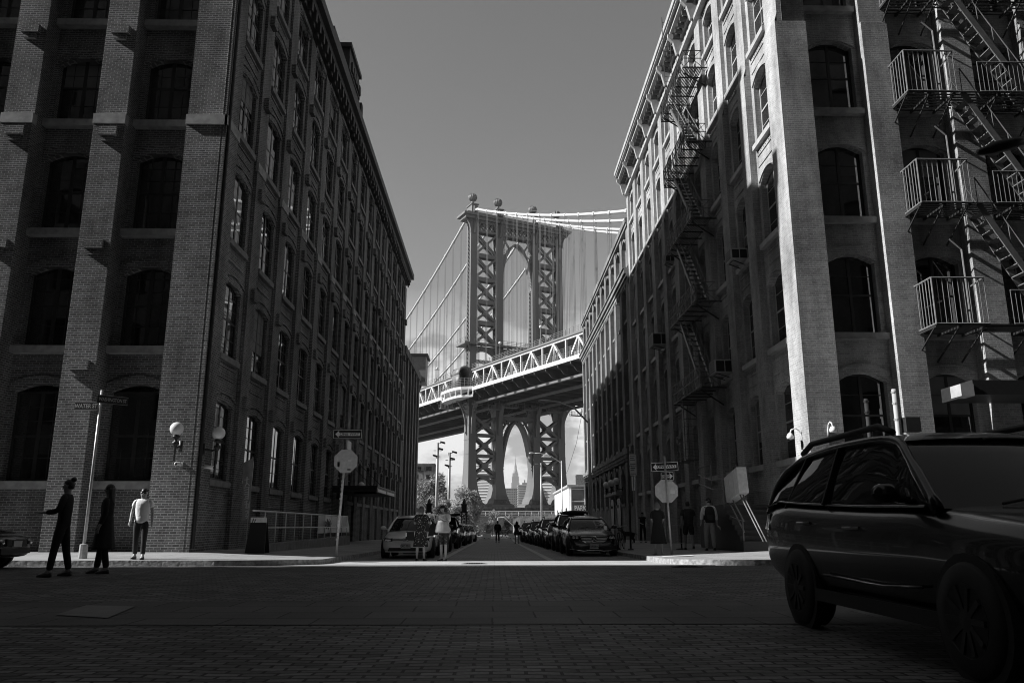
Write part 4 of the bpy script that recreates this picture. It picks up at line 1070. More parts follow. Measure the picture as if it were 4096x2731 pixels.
while v<V1: m.beam((-3.65,v,37.6+zd(v)),(-3.5,v,40.2+zd(v)),.2,.3,(0,1,0)); v+=5.43
bb(m,'walkway_fence','bridge',DK)
m=M(); rails(m,-.55,44.5,1.3,1.8,3); bb(m,'upper_railing','bridge',DK)
m=M(); rails(m,29.85,44.5,1.3,1.8,3); bb(m,'upper_railing','bridge',DK)
# overlook balcony and round-roofed pavilion at the tower
ov=[(-3.6,-9.5),(-4.6,-8.5),(-6.2,-7.2),(-7.0,-5),(-7.3,-2),(-7.3,2),(-7.0,5),(-6.2,7.2),(-4.6,8.5),(-3.6,9.5)]
m=M(); m.prism(ov,lambda a,b,d:(a,b,d),37.3,38.1); m.prism([(a*.93-.1,b*.97) for a,b in ov],lambda a,b,d:(a,b,d),35.2,35.9)
for a,b in ov: m.beam((a*.95,b*.97,35.9),(a*.97,b,37.3),.3,.35); 
OV=bb(m,'overlook_balcony','bridgeW')
m=M()
for (a,b),(c,d) in zip(ov,ov[1:]):
    for i in range(1,6): z=38.1+2.3*i/5; m.beam((a,b,z),(c,d,z),.07)
    for t in (0,.5): m.beam((a+(c-a)*t,b+(d-b)*t,38.1),(a+(c-a)*t,b+(d-b)*t,40.4),.09)
bb(m,'balcony_fence','bridge',OV)
m=M()
for v0,v1,r0 in ((-6.4,-6.0,2.0),(-6.0,-1.4,1.85),(-1.4,-1.0,2.0)):
    ro=[]
    for v in (v0,v1): ro.append([(-4.6+r0*cos(a),v,42.2+r0*sin(a)) for a in fr(-.25,pi+.25,14)]+[(-4.6+(r0-.4)*cos(a),v,42.2+(r0-.4)*sin(a)) for a in fr(pi+.25,-.25,14)])
    m.loft(ro)
m.box(-6.4,-6.2,38.1,-6.0,-1.2,42.0); m.box(-3.2,-6.2,38.1,-2.8,-1.2,42.0); m.box(-6.2,-1.5,38.1,-3.0,-1.3,43.8)
bb(m,'pavilion','bridge',OV,True)
# main cables, clamps and hangers
cz=lambda v:94-.4536*abs(v)+.00103*v*v
for j,u in enumerate(UC):
    m=M(); vs_=fr(-122,200,46)
    m.path([(u,v,cz(v)) for v in vs_],.36,8); c=bb(m,'main_cable','bridgeW',None,True)
    rest=M(); v=-120
    while v<200:
        q=M() if (-76<v<101 and j<3) else rest
        q.tube((u,v-.35,cz(v-.35)),(u,v+.35,cz(v+.35)),.5,n=8); v+=6.1
        if q is not rest: bb(q,'cable_clamp','bridgeW',c)
    bb(rest,'cable_clamp','bridgeW',c)['kind']='stuff'
    r=M(); r.path([(u+.2,v,cz(v)+1.2) for v in vs_],.04,4); v=-120
    while v<200: r.beam((u+.2,v,cz(v)),(u+.2,v,cz(v)+1.35),.06); v+=18.3
    bb(r,'hand_rope','bridge',c)
    rest=M(); v=-120
    while v<200:
        if abs(v)>2.5:
            h=M() if (-76<v<101 and j<3) else rest
            for d in (-.30,.30): h.tube((u,v+d,cz(v)),(u,v+d,44+zd(v)),.055,n=4,cap=False)
            if h is not rest: bb(h,'hanger_rope','bridge',c)
        v+=6.1
    bb(rest,'hanger_rope','bridge',c)['kind']='stuff'
# maintenance cradles and stairs under the deck beside the tower
for (u,v,z) in ((-6,3,33.2),(4.5,-6,32.6),(10,-6,33.4),(16,-6,33.2),(24,-6,33),(33,-4,32.8)):
    m=M(); m.box(u-2,v-.8,z,u+2,v+.8,z+.15)
    for x in fr(u-2,u+2,4):
        for y in (v-.8,v+.8): m.beam((x,y,z),(x,y,z+1.2),.09)
    for y in (v-.8,v+.8): m.beam((u-2,y,z+.6),(u+2,y,z+.6),.07); m.beam((u-2,y,z+1.2),(u+2,y,z+1.2),.07)
    for x in (u-1.8,u+1.8): m.beam((x,v,z),(x,v,35.2),.12)
    bb(m,'maintenance_cradle','bridge',DK)
m=M()
for k in range(6):
    z=31.5+k*.9; m.beam((-.5,-2.6-(k%2)*1.2,z),(2.2,-2.6-((k+1)%2)*1.2,z+.9),.5,.12); m.beam((-.5,-2.9,z+1),(2.2,-2.9,z+1.9),.07)
for x in (-.5,2.2): m.beam((x,-3.2,31.2),(x,-3.2,37),.12)
bb(m,'access_stair','bridge',DK)
rs=random.Random(9)
for k in range(36):
    u=rs.uniform(-4,33); v=rs.uniform(-4,4); z=rs.uniform(31,35); m=M(); m.beam((u,v,z),(u+rs.uniform(-2.5,2.5),v+rs.uniform(-1,1),z+rs.uniform(1,2.5)),.14); bb(m,'bracing_strut','bridge',DK)
# little globe lamps standing on the deck
def blamp(u,v,z,h):
    t=thing('street_lamp','small globe street lamp standing on the bridge deck','street lamp',(0,0,0),0,'lamps along the bridge deck')
    c,s=cos(R(26.5)),sin(R(26.5)); t.location=(-7.31+c*u-s*v,225+s*u+c*v,z)
    M().tube((0,0,0),(0,0,h),.13,.09,6).build('pole',MT['bridge'],t,world=False)
    M().ball((0,0,h+.35),.42,10,m=6).build('globe',MT['globe'],t,True,world=False)
    M().beam((-.8,0,h-.1),(.8,0,h-.1),.1).build('crossarm',MT['bridge'],t,world=False)
    return t
l0=blamp(-.2,-74,44.4+zd(-74),4.2)
for k in range(1,17):
    v=-74+k*11; u=-.2 if k%2 else 29.5
    if abs(v)<4: continue
    c,s=cos(R(26.5)),sin(R(26.5)); q=copy_tree(l0); q.location=(-7.31+c*u-s*v,225+s*u+c*v,44.4+zd(v))
# ------------------------------------------------------------ far city
def tower_block(lab,x,y,w,d,h,mat,floors,style,rz=0,name='apartment_tower',group=None):
    t=thing(name,lab,'building',(x,y,-1),rz,group)
    M().box(-w/2,-d/2,0,w/2,d/2,h).build('wall',mat,t,world=False)
    b=M(); n=floors
    if style=='bands':
        for k in range(n):
            z=h*(k+.5)/n; b.box(-w/2-.5,-d/2-.6,z,w/2+.5,d/2+.5,z+h/n*.33)
        b.build('balcony_banding',MT['bridgeW'],t,world=False)
        r=M(); r.box(-w*.2,-d*.2,h,w*.2,d*.2,h*1.05); r.box(-w*.05,-d*.05,h,w*.03,d*.03,h*1.12); r.build('roof_housing',mat,t,world=False)
    else:
        m=int(w/3.2)
        for k in range(n):
            for i in range(m):
                a=-w/2+w*(i+.25)/m; z=h*(k+.35)/n; b.box(a,-d/2-.06,z,a+w/m*.5,-d/2+.2,z+h/n*.45)
        b.build('window_band',MT['glass'],t,world=False)
        r=M(); r.box(-w/2-.3,-d/2-.3,h,w/2+.3,d/2+.3,h+.6); r.build('parapet',mat,t,world=False)
    return t
MT['far1']=pm('far concrete',.30,.8,noise=.1); MT['far2']=pm('far brick',.16,.8,noise=.15)
tower_block('striped housing tower seen between the two left legs of the bridge',-11,1200,36,20,100,MT['far2'],24,'bands',R(-25))
tower_block('striped housing tower seen between the two right legs of the bridge',79,1200,26,20,101,MT['far2'],24,'bands',R(-25))
tower_block('pale mid-rise block low in the bridge arch left of the skyscraper',22,1350,28,20,62,MT['far1'],16,'win')
tower_block('paler mid-rise block low in the bridge arch right of the skyscraper',47,1300,22,18,66,MT['far1'],18,'bands')
tower_block('slim far block in the bridge arch beside the right leg',66,1500,18,18,76,MT['far1'],20,'win')
tower_block('grey tower block above the white park building on the right',133,1200,26,20,75,MT['far2'],20,'win')
tower_block('low grey block beside the tower block on the right horizon',112,1250,40,20,52,MT['far1'],12,'win')
tower_block('brown slab apartment building seen past the left warehouse',-30,300,15,12,23.5,MT['brickF'],8,'win',0,'apartment_building')
t=thing('chimney_stack','dark narrow stack standing before the far left apartment building','chimney',(-18.9,205,-1))
M().box(-.6,-.6,0,.6,.6,15.2).build('shaft',MT['brickL'],t,world=False); M().box(-.7,-.7,15.2,.7,.7,15.5).build('cap',MT['iron'],t,world=False)
t=thing('skyscraper','tall stepped skyscraper with a thin spire framed in the bridge arch','skyscraper',(122,5000,-1))
m=M()
for w,z0,z1 in ((62,0,215),(70,0,120),(50,215,262),(42,262,300),(36,300,320)): m.box(-w/2,-w*.35,z0,w/2,w*.35,z1)
for k in range(9): x=-22+k*5.5; m.box(x-1,-w*.35-11,120,x+1,-w*.35-8,300 if abs(x)<19 else 240)
m.build('shaft',MT['far1'],t,world=False)
m=M(); m.lathe((0,0,0),[(15,320),(13,335),(9,345),(8,365),(5,378),(3.5,383)],12); m.build('crown',MT['far1'],t,world=False)
M().lathe((0,0,0),[(2.6,383),(2,410),(.8,415),(.5,445)],8).build('spire',MT['far1'],t,world=False)
# ------------------------------------------------------------ waterfront park
t=thing('park_pavilion','low white park building with a glazed front carrying a block letter sign','building',(16,112,-1))
m=M(); m.box(10.2,112.3,-1,26,140,6.2); m.build('wall',MT['white'],t)
m=M(); m.add([(9.9,111.6,6.2),(26.3,111.6,6.2),(26.3,140.4,6.2),(9.9,140.4,6.2),(9.9,111.6,6.45),(26.3,111.6,6.45),(26.3,140.4,6.45),(9.9,140.4,6.45)],[(0,3,2,1),(4,5,6,7),(0,1,5,4),(1,2,6,5),(2,3,7,6),(3,0,4,7)]); m.build('roof',MT['corniceW'],t)
m=M(); m.box(10.5,112.2,-.9,25.6,112.28,6.0); gl=m.build('glazing',pm('park glazing',.22,.15,noise=.3,ns=.6),t)
m=M()
for x in fr(10.45,19.95,5): m.box(x-.07,112.05,-1,x+.07,112.3,6.2)
for z in (2.2,4.2,5.9): m.box(10.5,112.08,z-.06,20,112.3,z+.06)
m.build('mullions',MT['white'],gl)
for y in (116,124,132): m=M(); m.box(10.12,y,.3,10.19,y+1.6,3.4); m.build('window',MT['carglass'],t)
m=M(); m.box(10.9,111.9,2.75,12.45,112.0,3.75); s=m.build('sign_board',MT['stoneD'],t)
text_mesh('PARK',.85,MT['white'],s,V((11.68,111.88,3.25))-t.location,(R(90),0,0),.01,sx=.78)
m=M(); m.box(10.9,111.9,1.95,12.9,112.0,2.6); m.build('sign_board',MT['white'],t)
rt=random.Random(11)
def leaves(m,c,rx,ry,rz_,n,size,rnd,clumps=14):
    cs=[]
    for _ in range(clumps):
        a=rnd.uniform(0,2*pi); h=rnd.uniform(-1,1); r=(rnd.random()**.5)*.8*math.sqrt(max(0,1-h*h*.8))
        cs.append((c[0]+rx*r*cos(a),c[1]+ry*r*sin(a),c[2]+rz_*h*.8,rnd.uniform(.22,.45)))
    for _ in range(n):
        k=rnd.choice(cs); d=V((rnd.gauss(0,1),rnd.gauss(0,1),rnd.gauss(0,1))); d.normalize(); rr=rnd.random()**.4*k[3]
        p=V((k[0]+d.x*rr*rx,k[1]+d.y*rr*ry,k[2]+d.z*rr*rz_))
        u=V((rnd.uniform(-1,1),rnd.uniform(-1,1),rnd.uniform(-.6,.6))).normalized(); w=u.cross(V((rnd.uniform(-1,1),rnd.uniform(-1,1),rnd.uniform(-1,1)))).normalized()
        s=size*rnd.uniform(.6,1.4); m.add([p-u*s,p-w*s*.5,p+u*s,p+w*s*.5],[(0,1,2,3)])
    return cs
def tree(lab,x,y,h,r,mat,n=2600,size=.16,zb=-.62,group='trees in the waterfront park',clumps=16):
    t=thing('broadleaf_tree',lab,'tree',(x,y,zb),0,group)
    m=M(); cs=leaves(m,(0,0,h*.62),r,r,h*.40,int(n*1.7),size,rt,clumps)
    w=M(); w.path([(0,0,0),(.05,.02,h*.2),(-.05,.05,h*.42),(.0,0,h*.7)],[.16,.13,.10,.04],7)
    for k in cs[:9]: w.path([(0,0,h*rt.uniform(.2,.45)),((k[0])*.5,k[1]*.5,k[2]*.8),(k[0],k[1],k[2])],[.07,.05,.015],5)
    w.build('trunk',MT['bark'],t,True,world=False); m.build('crown',mat,t,world=False)
tree('dense dark tree beside the left warehouse, behind the nearer light mast',-8.4,106,7.9,2.6,MT['leaf'],3800,.15,clumps=24)
tree('bushy pale tree between the light mast and the left bridge leg',-3.7,100,6.0,2.3,MT['leafL'],3600,.13,clumps=22)
tree('small dark tree low behind the white sedan on the left',-6.2,98,4.6,1.7,MT['leaf'],1800,.13)
def shrub(lab,x,y,h,r,mat,kind='leaf',n=900):
    h*=1.12; t=thing('shrub',lab,'shrub',(x,y,-.6),0,'shrubs in the waterfront park')
    if kind=='leaf':
        m=M(); leaves(m,(0,0,h*.6),r*1.1,r,h*.6,int(n*1.5),.12,rt,14); m.build('foliage',mat,t,world=False)
    else:
        m=M()
        for _ in range(n):
            a=rt.uniform(0,2*pi); q=r*rt.random()**.5; b=(q*cos(a),q*sin(a)); hh=h*rt.uniform(.55,1.0)*(1-.25*(q/r)**2); l=rt.uniform(-.25,.25)
            m.add([(b[0]-.035,b[1],0),(b[0]+.035,b[1],0),(b[0]+l*.5+.05,b[1]+l*.3,hh*.75),(b[0]+l+.01,b[1]+l*.5,hh),(b[0]+l*.5-.05,b[1]+l*.3,hh*.75)],[(0,1,2,3,4)])
        m.build('grass_plume',mat,t,world=False)
    M().path([(0,0,0),(.05,0,h*.4)],[.05,.02],5).build('stem',MT['bark'],t,world=False)
for a in (('pale leafy shrub at the end of the left parked cars',-2.6,104,2.6,1.3,MT['leafL'],'leaf',1300),('leafy shrub directly behind the far walking man',-.4,106,2.5,1.3,MT['leafL'],'leaf',1300),('low leafy shrub right of the far walking man',1.6,107,2.1,1.1,MT['leaf'],'leaf',1000),
          ('feathery grass clump left of the far walking woman',3.4,106,2.7,1.2,MT['leafP'],'g',900),('feathery grass clump behind the far walking woman',5.2,108,2.9,1.4,MT['leafP'],'g',1000),('feathery grass clump nearest the white park building',7.4,107,3.0,1.5,MT['leafP'],'g',1000),('low pale shrub under the feathery grass',4.6,101,1.4,1.0,MT['leafL'],'leaf',700),
          ('dark low shrub at the foot of the left light mast',-5.0,95,2.0,1.3,MT['leaf'],'leaf',1000)): shrub(*a)
t=thing('terrace_wall','pale low terrace wall under the white railing before the bridge pier','wall',(2,148,-1)); m=M(); m.box(-14,148,-1,22,149,2.5); m.box(-14.2,147.6,2.5,22,149.2,2.72); m.build('wall',MT['stoneD'],t)
for k in range(40): 
    pass
t=thing('white_railing','white railing with regular posts along the terrace in front of the bridge pier','railing',(2,148.3,2.7))
m=M()
for z in (3.05,3.45): m.tube((-9,148.3,z),(20,148.3,z),.045,n=6)
m.build('rail',MT['white'],t)
for k in range(25): q=M(); x=-9+k*1.2; q.tube((x,148.3,2.7),(x,148.3,3.45),.04,n=6); q.build('post',MT['white'],t)
t=thing('stair_handrail','white sloping stair handrail among the shrubs behind the far man','handrail',(1,102,0))
m=M(); m.path([(.3,103,1.9),(1.1,103,1.95),(2.3,103,.9)],.06,6); m.build('rail',MT['white'],t)
q=M(); q.tube((.3,103,.6),(.3,103,1.9),.045); q.tube((2.3,103,.1),(2.3,103,.9),.045); q.build('post',MT['white'],t)
def mast(lab,x,y,h):
    t=thing('light_mast',lab,'light mast',(x,y,-1),0,'floodlight masts on the waterfront'); 
    M().tube((0,0,0),(0,0,h),.22,.16,10).build('pole',MT['steel'],t,True,world=False)
    for (dx,z,rz) in ((.55,h+.05,0),(-.35,h-1.6,0),(.3,h-.75,0)):
        m=M(); m.beam((0,0,z-.2),(dx,0,z),.07); m.hexa([(dx-.25,-.2,z-.02),(dx+.35,-.2,z-.2),(dx+.35,.2,z-.2),(dx-.25,.2,z-.02),(dx-.2,-.2,z+.16),(dx+.38,-.2,z+.02),(dx+.38,.2,z+.02),(dx-.2,.2,z+.16)]); m.build('floodlight',MT['iron'],t,world=False)
    m=M(); m.box(-.5,-.06,h-1.0,.5,.06,h-.92); m.box(-.35,-.06,h-1.75,.35,.06,h-1.67); m.build('crossarm',MT['steel'],t,world=False)
mast('taller pale floodlight mast left of the bridge tower',-7.25,100,12.0); mast('shorter darker floodlight mast nearer the bridge tower',-5.75,100,10.8)
def pylon(lab,x,y):
    t=thing('lattice_post',lab,'post',(x,y,-.6),0,'dark lattice posts in the park'); m=M(); w=.28
    for a,b in ((-1,-1),(1,-1),(1,1),(-1,1)): m.beam((a*w,b*w,0),(a*w,b*w,3.0),.09)
    for k in range(8):
        z=k*.36; m.beam((-w,-w,z),(w,-w,z+.36),.05); m.beam((w,-w,z),(-w,-w,z+.36),.05); m.beam((-w,w,z),(w,w,z+.36),.05); m.beam((-w,-w,z),(-w,w,z+.36),.05)
    m.build('lattice',MT['iron'],t,world=False)
    m=M(); m.box(-.42,-.42,3.0,.42,.42,3.15); m.box(-.3,-.3,3.15,.3,.3,3.85); m.box(-.4,-.4,3.85,.4,.4,4.0); m.lathe((0,0,4.0),[(.22,0),(.2,.3),(.04,.6)],8); m.build('cap',MT['iron'],t,world=False)
pylon('dark lattice post behind the woman in the spotted dress',-7.75,95); pylon('dark lattice post right of the woman in the white top',-3.65,95)
def barrier(lab,x,y,w):
    t=thing('concrete_barrier',lab,'barrier',(x,y,-.44),0,'concrete barriers at the street end')
    m=M(); m.prism([(-.3,0),(.3,0),(.26,.15),(.12,.5),(.1,.55),(-.1,.55),(-.12,.5),(-.26,.15)],lambda u,v,d:(d,u,v),-w/2,w/2); m.build('block',MT['white'],t,world=False,bevel=.02)
    m=M(); m.box(-w*.3,-.31,.05,-w*.2,-.2,.12); m.box(w*.2,-.31,.05,w*.3,-.2,.12); m.build('lifting_slot',MT['black'],t,world=False)
barrier('white concrete barrier left of the far walking man',-.9,86,.9); barrier('white concrete barrier just left of the far walking woman',1.75,86,.75)
for k,l in enumerate(('leftmost of the white posts right of the far walking woman','middle of the white posts right of the far walking woman','rightmost of the white posts right of the far walking woman')):
    t=thing('bollard',l,'bollard',(2.55+k*.3,86,-.44),0,'white bollards'); M().lathe((0,0,0),[(.1,0),(.1,.72),(.07,.8),(0,.82)],10).build('post',MT['white'],t,True,world=False); M().lathe((0,0,0),[(.106,.5),(.106,.6)],10).build('band',MT['stoneD'],t,world=False)
t=thing('bare_tree','small bare tree with thin branches before the white park building','tree',(12.2,104,-.6)); m=M()
for k in range(26):
    a=rt.uniform(0,2*pi); r=rt.uniform(.8,2.1); z=rt.uniform(1.6,3.0); m.path([(0,0,z-.6),(r*.5*cos(a),r*.5*sin(a),z+.3),(r*cos(a),r*sin(a),z+rt.uniform(.4,1.5))],[.035,.022,.008],4)
m.build('branches'.replace('es','ing'),MT['bark'],t,world=False); M().path([(0,0,0),(.05,0,1.2),(0,0,3.2)],[.08,.06,.03],6).build('trunk',MT['bark'],t,world=False)
t=thing('light_mast','thin pale pole rising in front of the right bridge leg','pole',(5.93,105,-1)); M().tube((0,0,0),(0,0,9.9),.14,.09,8).build('pole',MT['steel'],t,True,world=False)
m=M(); m.beam((0,0,9.6),(-.5,0,9.8),.08); m.box(-.8,-.1,9.72,-.4,.1,9.85); m.build('lamp_head',MT['steel'],t,world=False)
t=thing('overhead_wire','thin wire sagging from the right warehouse down to the distant lamp','wire',(9,90,0)); M().path([(9.6,86,14),(9.3,92,10.2),(8.9,99,7.6),(8.6,105,6.4)],.02,4).build('cable',MT['iron'],t)
# ------------------------------------------------------------ vehicles (local frame: front at y=0 facing -y, length along +y, wheels on z=0)
def lerp(a,b,t): return a+(b-a)*t
def interp(tab,y):
    for (a,b),(c,d) in zip(tab,tab[1:]):
        if a<=y<=c: return lerp(b,d,(y-a)/(c-a) if c>a else 0)
    return tab[-1][1] if y>tab[-1][0] else tab[0][1]
SEDAN=dict(L=4.55,W=1.76,H=1.44,top=[(0,.62),(.12,.70),(.5,.80),(1.0,.88),(1.35,.93),(2.2,.95),(3.5,.98),(4.0,1.0),(4.4,.98),(4.55,.80)],
    hw=[(0,.56),(.1,.72),(.35,.82),(.8,.87),(2.2,.88),(3.6,.87),(4.2,.80),(4.55,.62)],bot=[(0,.24),(.3,.20),(4.2,.22),(4.55,.34)],
    ws=(1.15,2.02),rw=(3.15,3.85),wb=(.86,3.56),wr=.32,roofw=.56,beltw=.78)
EXEC=dict(SEDAN,L=4.88,W=1.85,H=1.47,top=[(0,.70),(.1,.78),(.5,.87),(1.2,.95),(1.5,.98),(2.4,1.0),(3.8,1.02),(4.4,1.03),(4.75,.98),(4.88,.80)],
    hw=[(0,.62),(.1,.78),(.35,.86),(.8,.91),(2.2,.92),(3.9,.91),(4.5,.84),(4.88,.66)],bot=[(0,.20),(.3,.18),(4.5,.22),(4.88,.36)],ws=(1.42,2.3),rw=(3.5,4.25),wb=(.85,3.72),wr=.34,roofw=.60,beltw=.82)
SUV=dict(L=4.75,W=1.88,H=1.70,top=[(0,.80),(.1,.90),(.5,1.0),(1.1,1.06),(1.4,1.10),(2.4,1.12),(4.2,1.15),(4.6,1.12),(4.75,.95)],
    hw=[(0,.68),(.1,.82),(.35,.89),(.8,.93),(2.2,.94),(4.2,.92),(4.6,.86),(4.75,.76)],bot=[(0,.30),(.3,.26),(4.4,.28),(4.75,.42)],ws=(1.25,2.0),rw=(4.1,4.58),wb=(.92,3.68),wr=.36,roofw=.66,beltw=.84)
WAGON=dict(L=4.82,W=1.86,H=1.62,top=[(0,.74),(.1,.84),(.5,.94),(1.1,1.0),(1.4,1.03),(2.4,1.05),(3.8,1.10),(4.4,1.13),(4.72,1.06),(4.82,.85)],
    hw=[(0,.66),(.1,.80),(.35,.87),(.8,.92),(2.2,.93),(3.9,.91),(4.5,.84),(4.82,.72)],bot=[(0,.28),(.3,.24),(4.4,.28),(4.82,.46)],ws=(1.35,2.15),rw=(3.75,4.58),wb=(.95,3.70),wr=.345,roofw=.62,beltw=.83)
def car(lab,sp,loc,rz,paint,group=None,front=None,rails=False,detail=True):
    t=thing('parked_car',lab,'car',loc,rz,group); P=MT[paint]; B=lambda m,n,mat,p=None,sm=False,**k:m.build(n,MT[mat],p or t,sm,world=False,**k)
    L,H=sp['L'],sp['H']; m=M(); rg=[]
    ys=[0,.06,.16,.35,.6,.86,1.15,1.5,2.0,2.5,3.0,3.5,3.9,4.2,L-.2,L-.08,L]
    for y in ys:
        w=interp(sp['hw'],y); tp=interp(sp['top'],y); bt=interp(sp['bot'],y); mid=lerp(bt,tp,.55)
        cab=sp['ws'][0]<y<sp['rw'][1]; sh=sp['beltw'] if cab else w*.80
        half=[(0,bt),(w*.86,bt),(w*.97,bt+.08),(w,mid-.08),(w,mid+.08),(w*.985,tp-.12),(max(sh,w*.86),tp-.03),(sh*.88,tp+(.0 if cab else .012)),(0,tp+(.0 if cab else .035))]
        rg.append([(x,y,z) for x,z in half]+[(-x,y,z) for x,z in half[-2:0:-1]])
    m.loft(rg); B(m,'body',paint,None,True,sub=1)
    # cabin: one smooth rail curve per side carries windscreen, roof, rear and side glass
    y1,y2=sp['ws']; y3,y4=sp['rw']; zb=lambda y:interp(sp['top'],y)-.02; zr_=H; bw,rw=sp['beltw'],sp['roofw']
    K=[V((bw*.985,y1,zb(y1))),V((lerp(bw,rw,.55),lerp(y1,y2,.56),lerp(zb(y1),H,.56))),V((rw+.015,y2,H-.085)),V((rw+.02,lerp(y2,y3,.35),H-.045)),V((rw+.015,lerp(y2,y3,.7),H-.052)),V((rw,y3,H-.10)),V((lerp(bw,rw,.45)*.985,lerp(y3,y4,.62),lerp(zb(y4),H,.50))),V((bw*.95,y4,zb(y4)))]
    def cat(i,t):
        p0,p1,p2,p3=K[max(i-1,0)],K[i],K[i+1],K[min(i+2,len(K)-1)]
        return .5*((2*p1)+(p2-p0)*t+(2*p0-5*p1+4*p2-p3)*t*t+(3*p1-p0-3*p2+p3)*t**3)
    CV=[cat(i,t) for i in range(7) for t in (0,.25,.5,.75)]+[K[7]]
    ft=[-1,-.8,-.45,0,.45,.8,1]
    def across(pts,bul,crown,sc=.985):
        m=M(); rows=[[(f*p.x*sc,p.y+bul*(1-f*f),p.z+crown*(1-f*f)) for f in ft] for p in pts]
        return m.loft(rows,cap=False,closed=False)
    ws_=B(across(CV[0:9],-.09,.0),'windshield','carglass',None,True)
    B(across(CV[20:29],.06,.0),'rear_window','carglass',None,True)
    rfm=M(); rows=[]
    for k,p in enumerate(CV[7:22]):
        e=min(1,k/3,(14-k)/3); rows.append([(f*(p.x+.004),p.y-(.09*(1-f*f)*(1-k/3) if k<3 else 0)+(.06*(1-f*f)*(1-(14-k)/3) if k>11 else 0),p.z+.012+.055*(1-abs(f)**2.5)*(.35+.65*e)) for f in (-1,-.96,-.85,-.6,-.3,0,.3,.6,.85,.96,1)])
    rfm.loft(rows,cap=False,closed=False); rf=B(rfm,'roof',paint,None,True)
    ym=(y2+y3)/2-.02
    q=M()
    for x in (-.45,.12): q.path([(x,y1-.10,zb(y1)+.03),(x+.4,y1-.02,zb(y1)+.10)],.010,5)
    B(q,'wiper_arm','plastic',ws_)
    for s in (-1,1):
        def strip(ya,yb):
            m=M(); rg=[]
            for p in CV[1:28]:
                if ya<=p.y<=yb:
                    b_=V((bw+.002,p.y,zb(p.y)+.015)); t_=p+V((-.012,0,-.02))
                    rg.append([(s*lerp(b_.x,t_.x,u)+s*.012*sin(u*pi),p.y,lerp(b_.z,t_.z,u)) for u in (0,.33,.66,1)])
            return m.loft(rg,cap=False,closed=False) if len(rg)>1 else m
        for a_,b_ in ((y1,ym-.02),(ym+.01,y4)):
            g_=B(strip(a_,b_),'side_window','carglass',None,True)
            if detail:
                e=M(); e.path([(s*(bw+.012),y,zb(y)+.01) for y in fr(max(a_,y1+.1),min(b_,y4-.05),4)],.011,5); B(e,'trim','chrome' if paint!='paintW' else 'plastic',g_)
        m=M(); m.path([(s*p.x,p.y,p.z) for p in CV],[.045]*4+[.034]*18+[.05]*7,8); B(m,'pillar',paint,None,True)
        m=M(); m.beam((s*(bw+.008),ym,zb(ym)),(s*(rw+.014),ym-.02,zr_-.07),.075,.03,(0,1,0)); B(m,'door_pillar','plastic')
        if detail: m=M(); m.beam((s*(bw+.006),lerp(ym,y4,.62),zb(ym)),(s*(rw+.01),lerp(ym,y4,.50),zr_-.09),.035,.03,(0,1,0)); B(m,'door_pillar','plastic')
    # wheels
    r=sp['wr']
    for y in sp['wb']:
        for s in (-1,1):
            w=interp(sp['hw'],y)
            a=M(); a.lathe((s*(w-.02),y,r),[(r+.05,-.05 if s>0 else .05),(r+.05,.024*s)],24,'x'); a.build('wheel_arch',MT['plastic'],t,world=False)
            a=M(); a.lathe((s*(w-.10),y,r),[(r*.62,-.11*s),(r*.9,-.11*s),(r,-.07*s),(r,.10*s),(r*.93,.137*s),(r*.66,.14*s)],28,'x'); wh=B(a,'wheel','rubber',None,True)
            a=M(); a.lathe((s*(w-.10),y,r),[(r*.66,.10*s),(r*.64,.142*s),(r*.58,.135*s),(r*.56,.09*s),(.0,.08*s)],24,'x')
            for k in range(10 if detail else 5):
                an=2*pi*k/(10 if detail else 5); a.beam((s*(w+.02),y+.05*cos(an),r+.05*sin(an)),(s*(w+.03),y+r*.6*cos(an),r+r*.6*sin(an)),.035,.05,(s,0,0))
            a.lathe((s*(w-.0),y,r),[(.075,0),(.07,.045*s),(0,.05*s)],12,'x'); B(a,'rim','rim',wh)
    # mirrors
    for s in (-1,1):
        a=M(); yy=y1+.32; a.ball((s*(sp['W']/2+.09),yy,zb(yy)+.10),.10,10,sx=1.1,sy=.65,sz=.75,m=7); a.beam((s*bw,yy+.02,zb(yy)+.05),(s*(sp['W']/2+.06),yy,zb(yy)+.07),.05,.05); B(a,'wing_mirror',paint,None,True)
    for s in (-1,1):
        for y in (y1+1.15,y1+2.15):
            if y<y4-.2: a=M(); w=interp(sp['hw'],y); z=zb(y)-.16; a.path([(s*(w-.01),y-.11,z),(s*(w+.03),y-.08,z),(s*(w+.03),y+.08,z),(s*(w-.01),y+.11,z)],.014,6); B(a,'door_handle',paint if paint!='paintB' else 'chrome')
    (front or plain_front)(t,sp,B,paint)
    # rear
    for s in (-1,1):
        a=M(); w=interp(sp['hw'],L-.1); z=interp(sp['top'],L-.1)-.14; a.hexa([(s*w*1.02,L-.30,z-.10),(s*w*.96,L-.03,z-.09),(s*w*.55,L+.012,z-.07),(s*w*.55,L-.05,z-.08),(s*w*.99,L-.30,z+.07),(s*w*.93,L-.05,z+.06),(s*w*.55,L-.02,z+.06),(s*w*.55,L-.1,z+.06)]); B(a,'tail_light','lens')
    if rails:
        for s in (-1,1):
            a=M(); a.path([(s*(rw-.04),y2+.12,zr_-.01),(s*(rw-.04),y2+.35,zr_+.065),(s*(rw-.04),y3-.25,zr_+.06),(s*(rw-.04),y3,zr_-.02)],.028,8); B(a,'roof_rail','plastic',rf,True)
    return t
